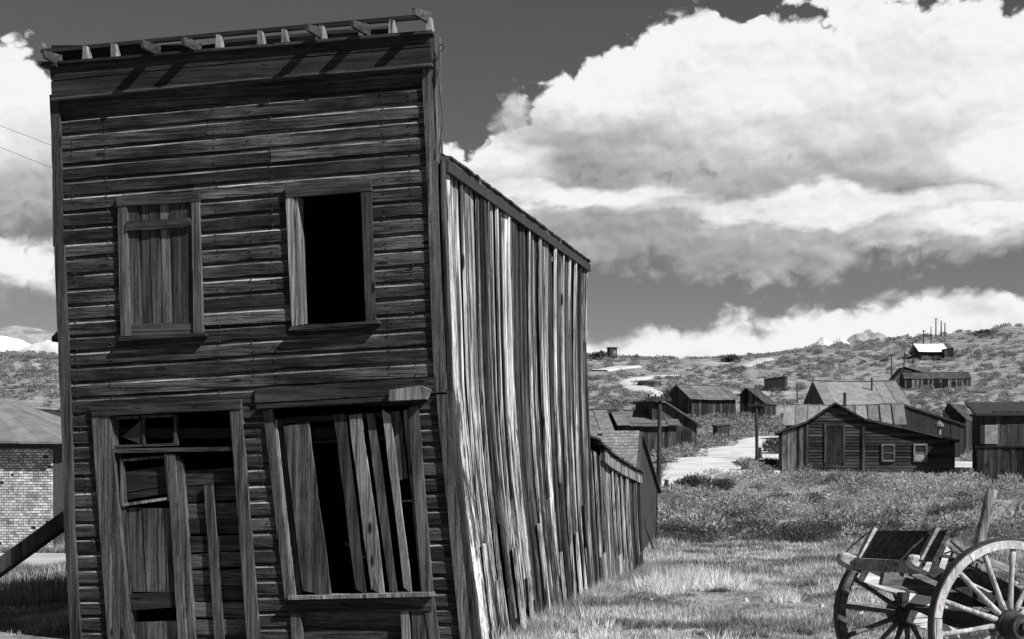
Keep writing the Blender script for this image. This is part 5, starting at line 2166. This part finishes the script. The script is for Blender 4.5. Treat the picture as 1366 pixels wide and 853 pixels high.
def wheel(H, ph, label, mats):
    w = MB()
    nf = 7
    for k in range(nf):
        a = ph + k * 2 * math.pi / nf
        o = U(-.003, .003)
        ring(w, H, .530 + o, .588 + o, -.035 + U(-.002, .002), .035, a + .006, a + 2 * math.pi / nf - .006, 10)
    wl = normals_out(w.build('wheel', mats[0], cart, label=label))
    t = MB()
    ring(t, H, .588, .602, -.034, .034, 0, 2 * math.pi, 64)
    normals_out(t.build('tyre', 'iron', wl))
    ns = 14
    for k in range(ns):
        a = ph + .22 + k * 2 * math.pi / ns
        ca, sa = math.cos(a), math.sin(a)
        dish = -.03
        s = MB()
        pts, rr = [], []
        for q in range(6):
            t_ = q / 5
            rr.append(.026 - .008 * math.sin(t_ * 3.1) if t_ < .9 else .02)
            rad = .07 + (.54 - .07) * t_
            pts.append((H.x + ca * rad, H.y + dish * (1 - t_), H.z + sa * rad))
        s.tube(pts, rr, 7)
        normals_out(s.build('spoke', mats[1], wl, smooth=True))
    hb = MB()
    prof = [(-.20, .05), (-.20, .075), (-.14, .082), (-.12, .092), (-.06, .10), (-.03, .115), (.03, .115), (.07, .10), (.15, .08)]
    hb.tube([(H.x, H.y + y, H.z) for y, _ in prof], [r_ for _, r_ in prof], 20)
    h_ = normals_out(hb.build('hub', mats[2], wl, smooth=True))
    bd = MB()
    for (y0, y1, r_) in ((-.205, -.165, .083), (-.075, -.05, .106), (.05, .075, .106)):
        ring(bd, H, r_ - .015, r_, y0, y1, 0, 2 * math.pi, 24)
    normals_out(bd.build('hub_band', 'iron', h_))
    ax = MB().tube([(H.x, H.y - .23, H.z), (H.x, H.y - .15, H.z)], [.03, .035], 10)
    ax.build('axle_end', 'iron', h_)
    return wl


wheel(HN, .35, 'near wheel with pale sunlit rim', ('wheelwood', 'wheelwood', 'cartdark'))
wheel(HF, .1, 'far wheel in shade', ('cartmid', 'cartmid', 'cartdark'))  # shade of the far wheel is put into its darker wood
MB().beam(HN + Vector((0, .1, 0)), HF + Vector((0, -.05, 0)), .11, .12).build('axle', 'cartdark', cart)

SL = math.tan(R(25))


def cp(u, v, yl):
    """photo pixel -> point of the cart frame in the upright plane at axle distance yl"""
    # world ray point: (k Y, Y, z); cart-frame y = yl
    k = (u - 683) / F
    # ((X - hx) , (Y - hy)) . axle_dir = yl, axle_dir = (-sin, cos)
    c, s = math.cos(PHI), math.sin(PHI)
    # (kY - hx)(-s) + (Y - hy) c = yl
    Yw = (yl - hub_n.x * s + hub_n.y * c) / (c - k * s)
    p = Vector((k * Yw, Yw, EYE + (HZ - v) / F * Yw))
    return CI @ p


yn, yf = .24, 1.10
# the two long side rails, near one and far one, with pale rounded ends
def rail(yl, c0, c1, h0, h1, th, mat, name='side_rail', end=True):
    a, b = cp(*c0, yl), cp(*c1, yl)
    mb = MB()
    d = (b - a).normalized()
    up = Vector((0, 1, 0)).cross(d)
    if up.z < 0:
        up = -up
    n = 10
    secs = []
    for i in range(n + 1):
        t_ = i / n
        p = a.lerp(b, t_)
        hh = h0 + (h1 - h0) * t_
        if end and i == 0:
            hh *= .6
        secs.append([p + Vector((0, -th / 2, 0)) - up * hh / 2, p + Vector((0, -th / 2, 0)) + up * hh / 2, p + Vector((0, th / 2, 0)) + up * hh / 2, p + Vector((0, th / 2, 0)) - up * hh / 2])
        if end and i == 0:
            p2 = a + d * .04
            hh = h0
            secs.append([p2 + Vector((0, -th / 2, 0)) - up * hh / 2, p2 + Vector((0, -th / 2, 0)) + up * hh / 2, p2 + Vector((0, th / 2, 0)) + up * hh / 2, p2 + Vector((0, th / 2, 0)) - up * hh / 2])
    return normals_out(mb.strip(secs).build(name, mat, cart))


rail(yn, (1220, 750), (1520, 905), .085, .10, .075, 'cartdark')
rail(yf, (1126, 746), (1440, 885), .085, .10, .075, 'cartdark')
for (yl, u, v) in ((yn - .005, 1220, 750), (yf - .005, 1126, 746)):
    a, b = cp(u - 1, v - .5, yl), cp(u + 13, v + 6, yl)
    d = (b - a).normalized()
    sd = Vector((0, 1, 0))
    up = sd.cross(d)
    up = -up if up.z < 0 else up
    secs = []
    for (q, hw, hh) in ((-.045, .020, .018), (-.035, .040, .034), (-.01, .048, .050), (.10, .046, .056), (.115, .040, .050)):
        c = a + d * q
        secs.append([c + sd * (x * hw) + up * (y * hh) for x, y in ((-1, -.55), (-.6, -1), (.6, -1), (1, -.55), (1, .6), (.7, 1), (-.7, 1), (-1, .6))])
    re_ = normals_out(MB().strip(secs).build('rail_end', 'cartlight', cart))
    MB().tube([a + d * .05 - sd * .045, a + d * .05 - sd * .058], .012, 8).build('bolt', 'iron', re_)
# bolster across, and the tilted tail board with cleats
a, b = cp(1136, 752, yf - .02), cp(1262, 760, yn - .2)
MB().beam(cp(1142, 752, yf), cp(1228, 757, yn), .09, .09).build('bolster', 'cartmid', cart)
p0, p1 = cp(1144, 745, yf), cp(1228, 748, yn - .02)
p1e = p1 + (p1 - p0) * .17
p0e = p0 - (p1 - p0) * .04
tilt = Vector((.12, 0, .21))
mb = MB()
th_ = Vector((.03, 0, -.01))
mb.hexa([p0e, p1e, p1e + tilt, p0e + tilt, p0e + th_, p1e + th_, p1e + tilt + th_, p0e + tilt + th_])
tb_ = normals_out(mb.build('tail_board', 'trimx', cart))
for s in (.06, .86):
    q = p0e.lerp(p1e, s)
    w_ = (p1e - p0e).normalized() * .045
    o_ = Vector((-.028, 0, .01))
    mb = MB()
    mb.hexa([q + o_, q + w_ + o_, q + w_ + tilt * 1.08 + o_, q + tilt * 1.08 + o_, q, q + w_, q + w_ + tilt * 1.08, q + tilt * 1.08])
    normals_out(mb.build('cleat', 'cartlight', tb_))
# bent iron straps at both ends of the tail board
for (q0, q1) in ((p0e, p0e + tilt), (p0e.lerp(p1e, .8), p0e.lerp(p1e, .82) + tilt)):
    m_ = (q0 + q1) / 2 + Vector((-.10, 0, -.02))
    MB().tube([q0 + Vector((-.12, 0, .0)), m_, q1 + Vector((-.01, 0, -.01))], .008, 6).build('iron_strap', 'iron', tb_)
# side boards of the box, falling to the right
rail(yn + .02, (1248, 722), (1470, 812), .03, .03, .03, 'cartmid', 'top_rail', False)
rail(yn + .0, (1244, 742), (1500, 860), .10, .12, .025, 'cartdark', 'side_board', False)
rail(yf - .02, (1248, 716), (1480, 815), .03, .03, .03, 'cartmid', 'top_rail', False)
rail(yf - .0, (1180, 735), (1440, 850), .12, .13, .025, 'cartmid', 'side_board', False)
rail(yn + .3, (1240, 755), (1480, 862), .04, .04, .06, 'cartlight', 'floor_slat', False)
rail(yn + .55, (1215, 765), (1440, 862), .04, .04, .06, 'cartmid', 'floor_slat', False)
rail(yn + .05, (1210, 797), (1262, 806), .07, .06, .06, 'cartlight', 'shaft_end', False)
rail(yf - .1, (1150, 768), (1204, 791), .085, .07, .06, 'cartlight', 'shaft_end', False)
rail(yf - .25, (1176, 772), (1262, 792), .10, .10, .05, 'cartmid', 'shaft_end', False)
# under frame
rail(yn + .06, (1200, 800), (1460, 800), .10, .10, .07, 'cartdark', 'cross_beam', False)
rail(yn - .02, (1215, 822), (1400, 905), .09, .09, .06, 'cartlight', 'brace_bar', False)
# iron bracket with bolts
a, b = cp(1266, 729, yn - .02), cp(1255, 760, yn - .02)
br = MB().beam(a, b, .05, .012, up=(0, 1, 0)).build('iron_bracket', 'cartlight', cart)
MB().tube([a + Vector((-.05, -.02, -.05)), a + Vector((.0, -.04, -.03)), a + Vector((.10, -.02, -.08)), a + Vector((.22, -.03, -.10))], .008, 6).build('chain_link', 'iron', cart)
MB().tube([a + Vector((.0, -.02, .04)), a + Vector((.10, -.04, -.05)), a + Vector((.26, -.02, -.12))], .010, 6).build('chain_link', 'iron', cart)
for k in range(4):
    p = cp(1258 + 16 * k, 728 + 8 * k, yn + .1)
    q = cp(1246 + 18 * k, 752 + 8 * k, yn + .1)
    MB().beam(p, q, .03, .03).build('stake', 'cartmid' if k % 2 else 'cartdark', cart)

# knotty post behind the cart
g = Vector(((1262 - 683) / F * 12.2, 12.2, 0))
g.z = float(tz(g.x, g.y))
pt = W(1324, 653, 12.2)
po = MB()
n = 9
pts, rr = [], []
for i in range(n + 1):
    t_ = i / n
    pts.append(Vector((0, 0, -.1)).lerp(pt - g, t_) + Vector((U(-.006, .006), 0, 0)))
    rr.append(.058 - .012 * t_ + U(-.004, .004))
po.tube(pts, rr, 9)
pb_ = normals_out(po.build('knotty_post', 'bright', None, smooth=True))
pb_.location = tuple(g)
pb_['label'] = 'knotty weathered post leaning right, upright in the grass behind the cart'
pb_['category'] = 'post'
# small pale sheet and other scraps
sc = empty('tin_sheet', tuple(G(984, 573)), 0, label='pale loose sheet lying in the sagebrush right of the privy', category='sheet')
normals_out(MB().hexa([(-.7, 0, .15), (.5, 0, .3), (.6, .8, .7), (-.4, .8, .5), (-.7, 0, .17), (.5, 0, .32), (.6, .8, .72), (-.4, .8, .52)]).build('sheet', 'tin', sc))
pl = empty('fallen_plank', tuple(G(965, 642)), R(4), label='long thin plank lying along the edge of the dirt road', category='plank')
MB().box((-1.2, 0, .05), (1.2, .12, .12)).build('board', 'farwood', pl)
ob = empty('leaning_branch', tuple(G(868, 740)), 0, label='thin dead branch leaning beside the tarred shed', category='branch')
MB().tube([(.1, 0, 0), (-.02, .0, .35), (-.12, .0, .65), (-.10, 0, .8)], [.025, .022, .018, .012], 6).build('stem', 'pole', ob)
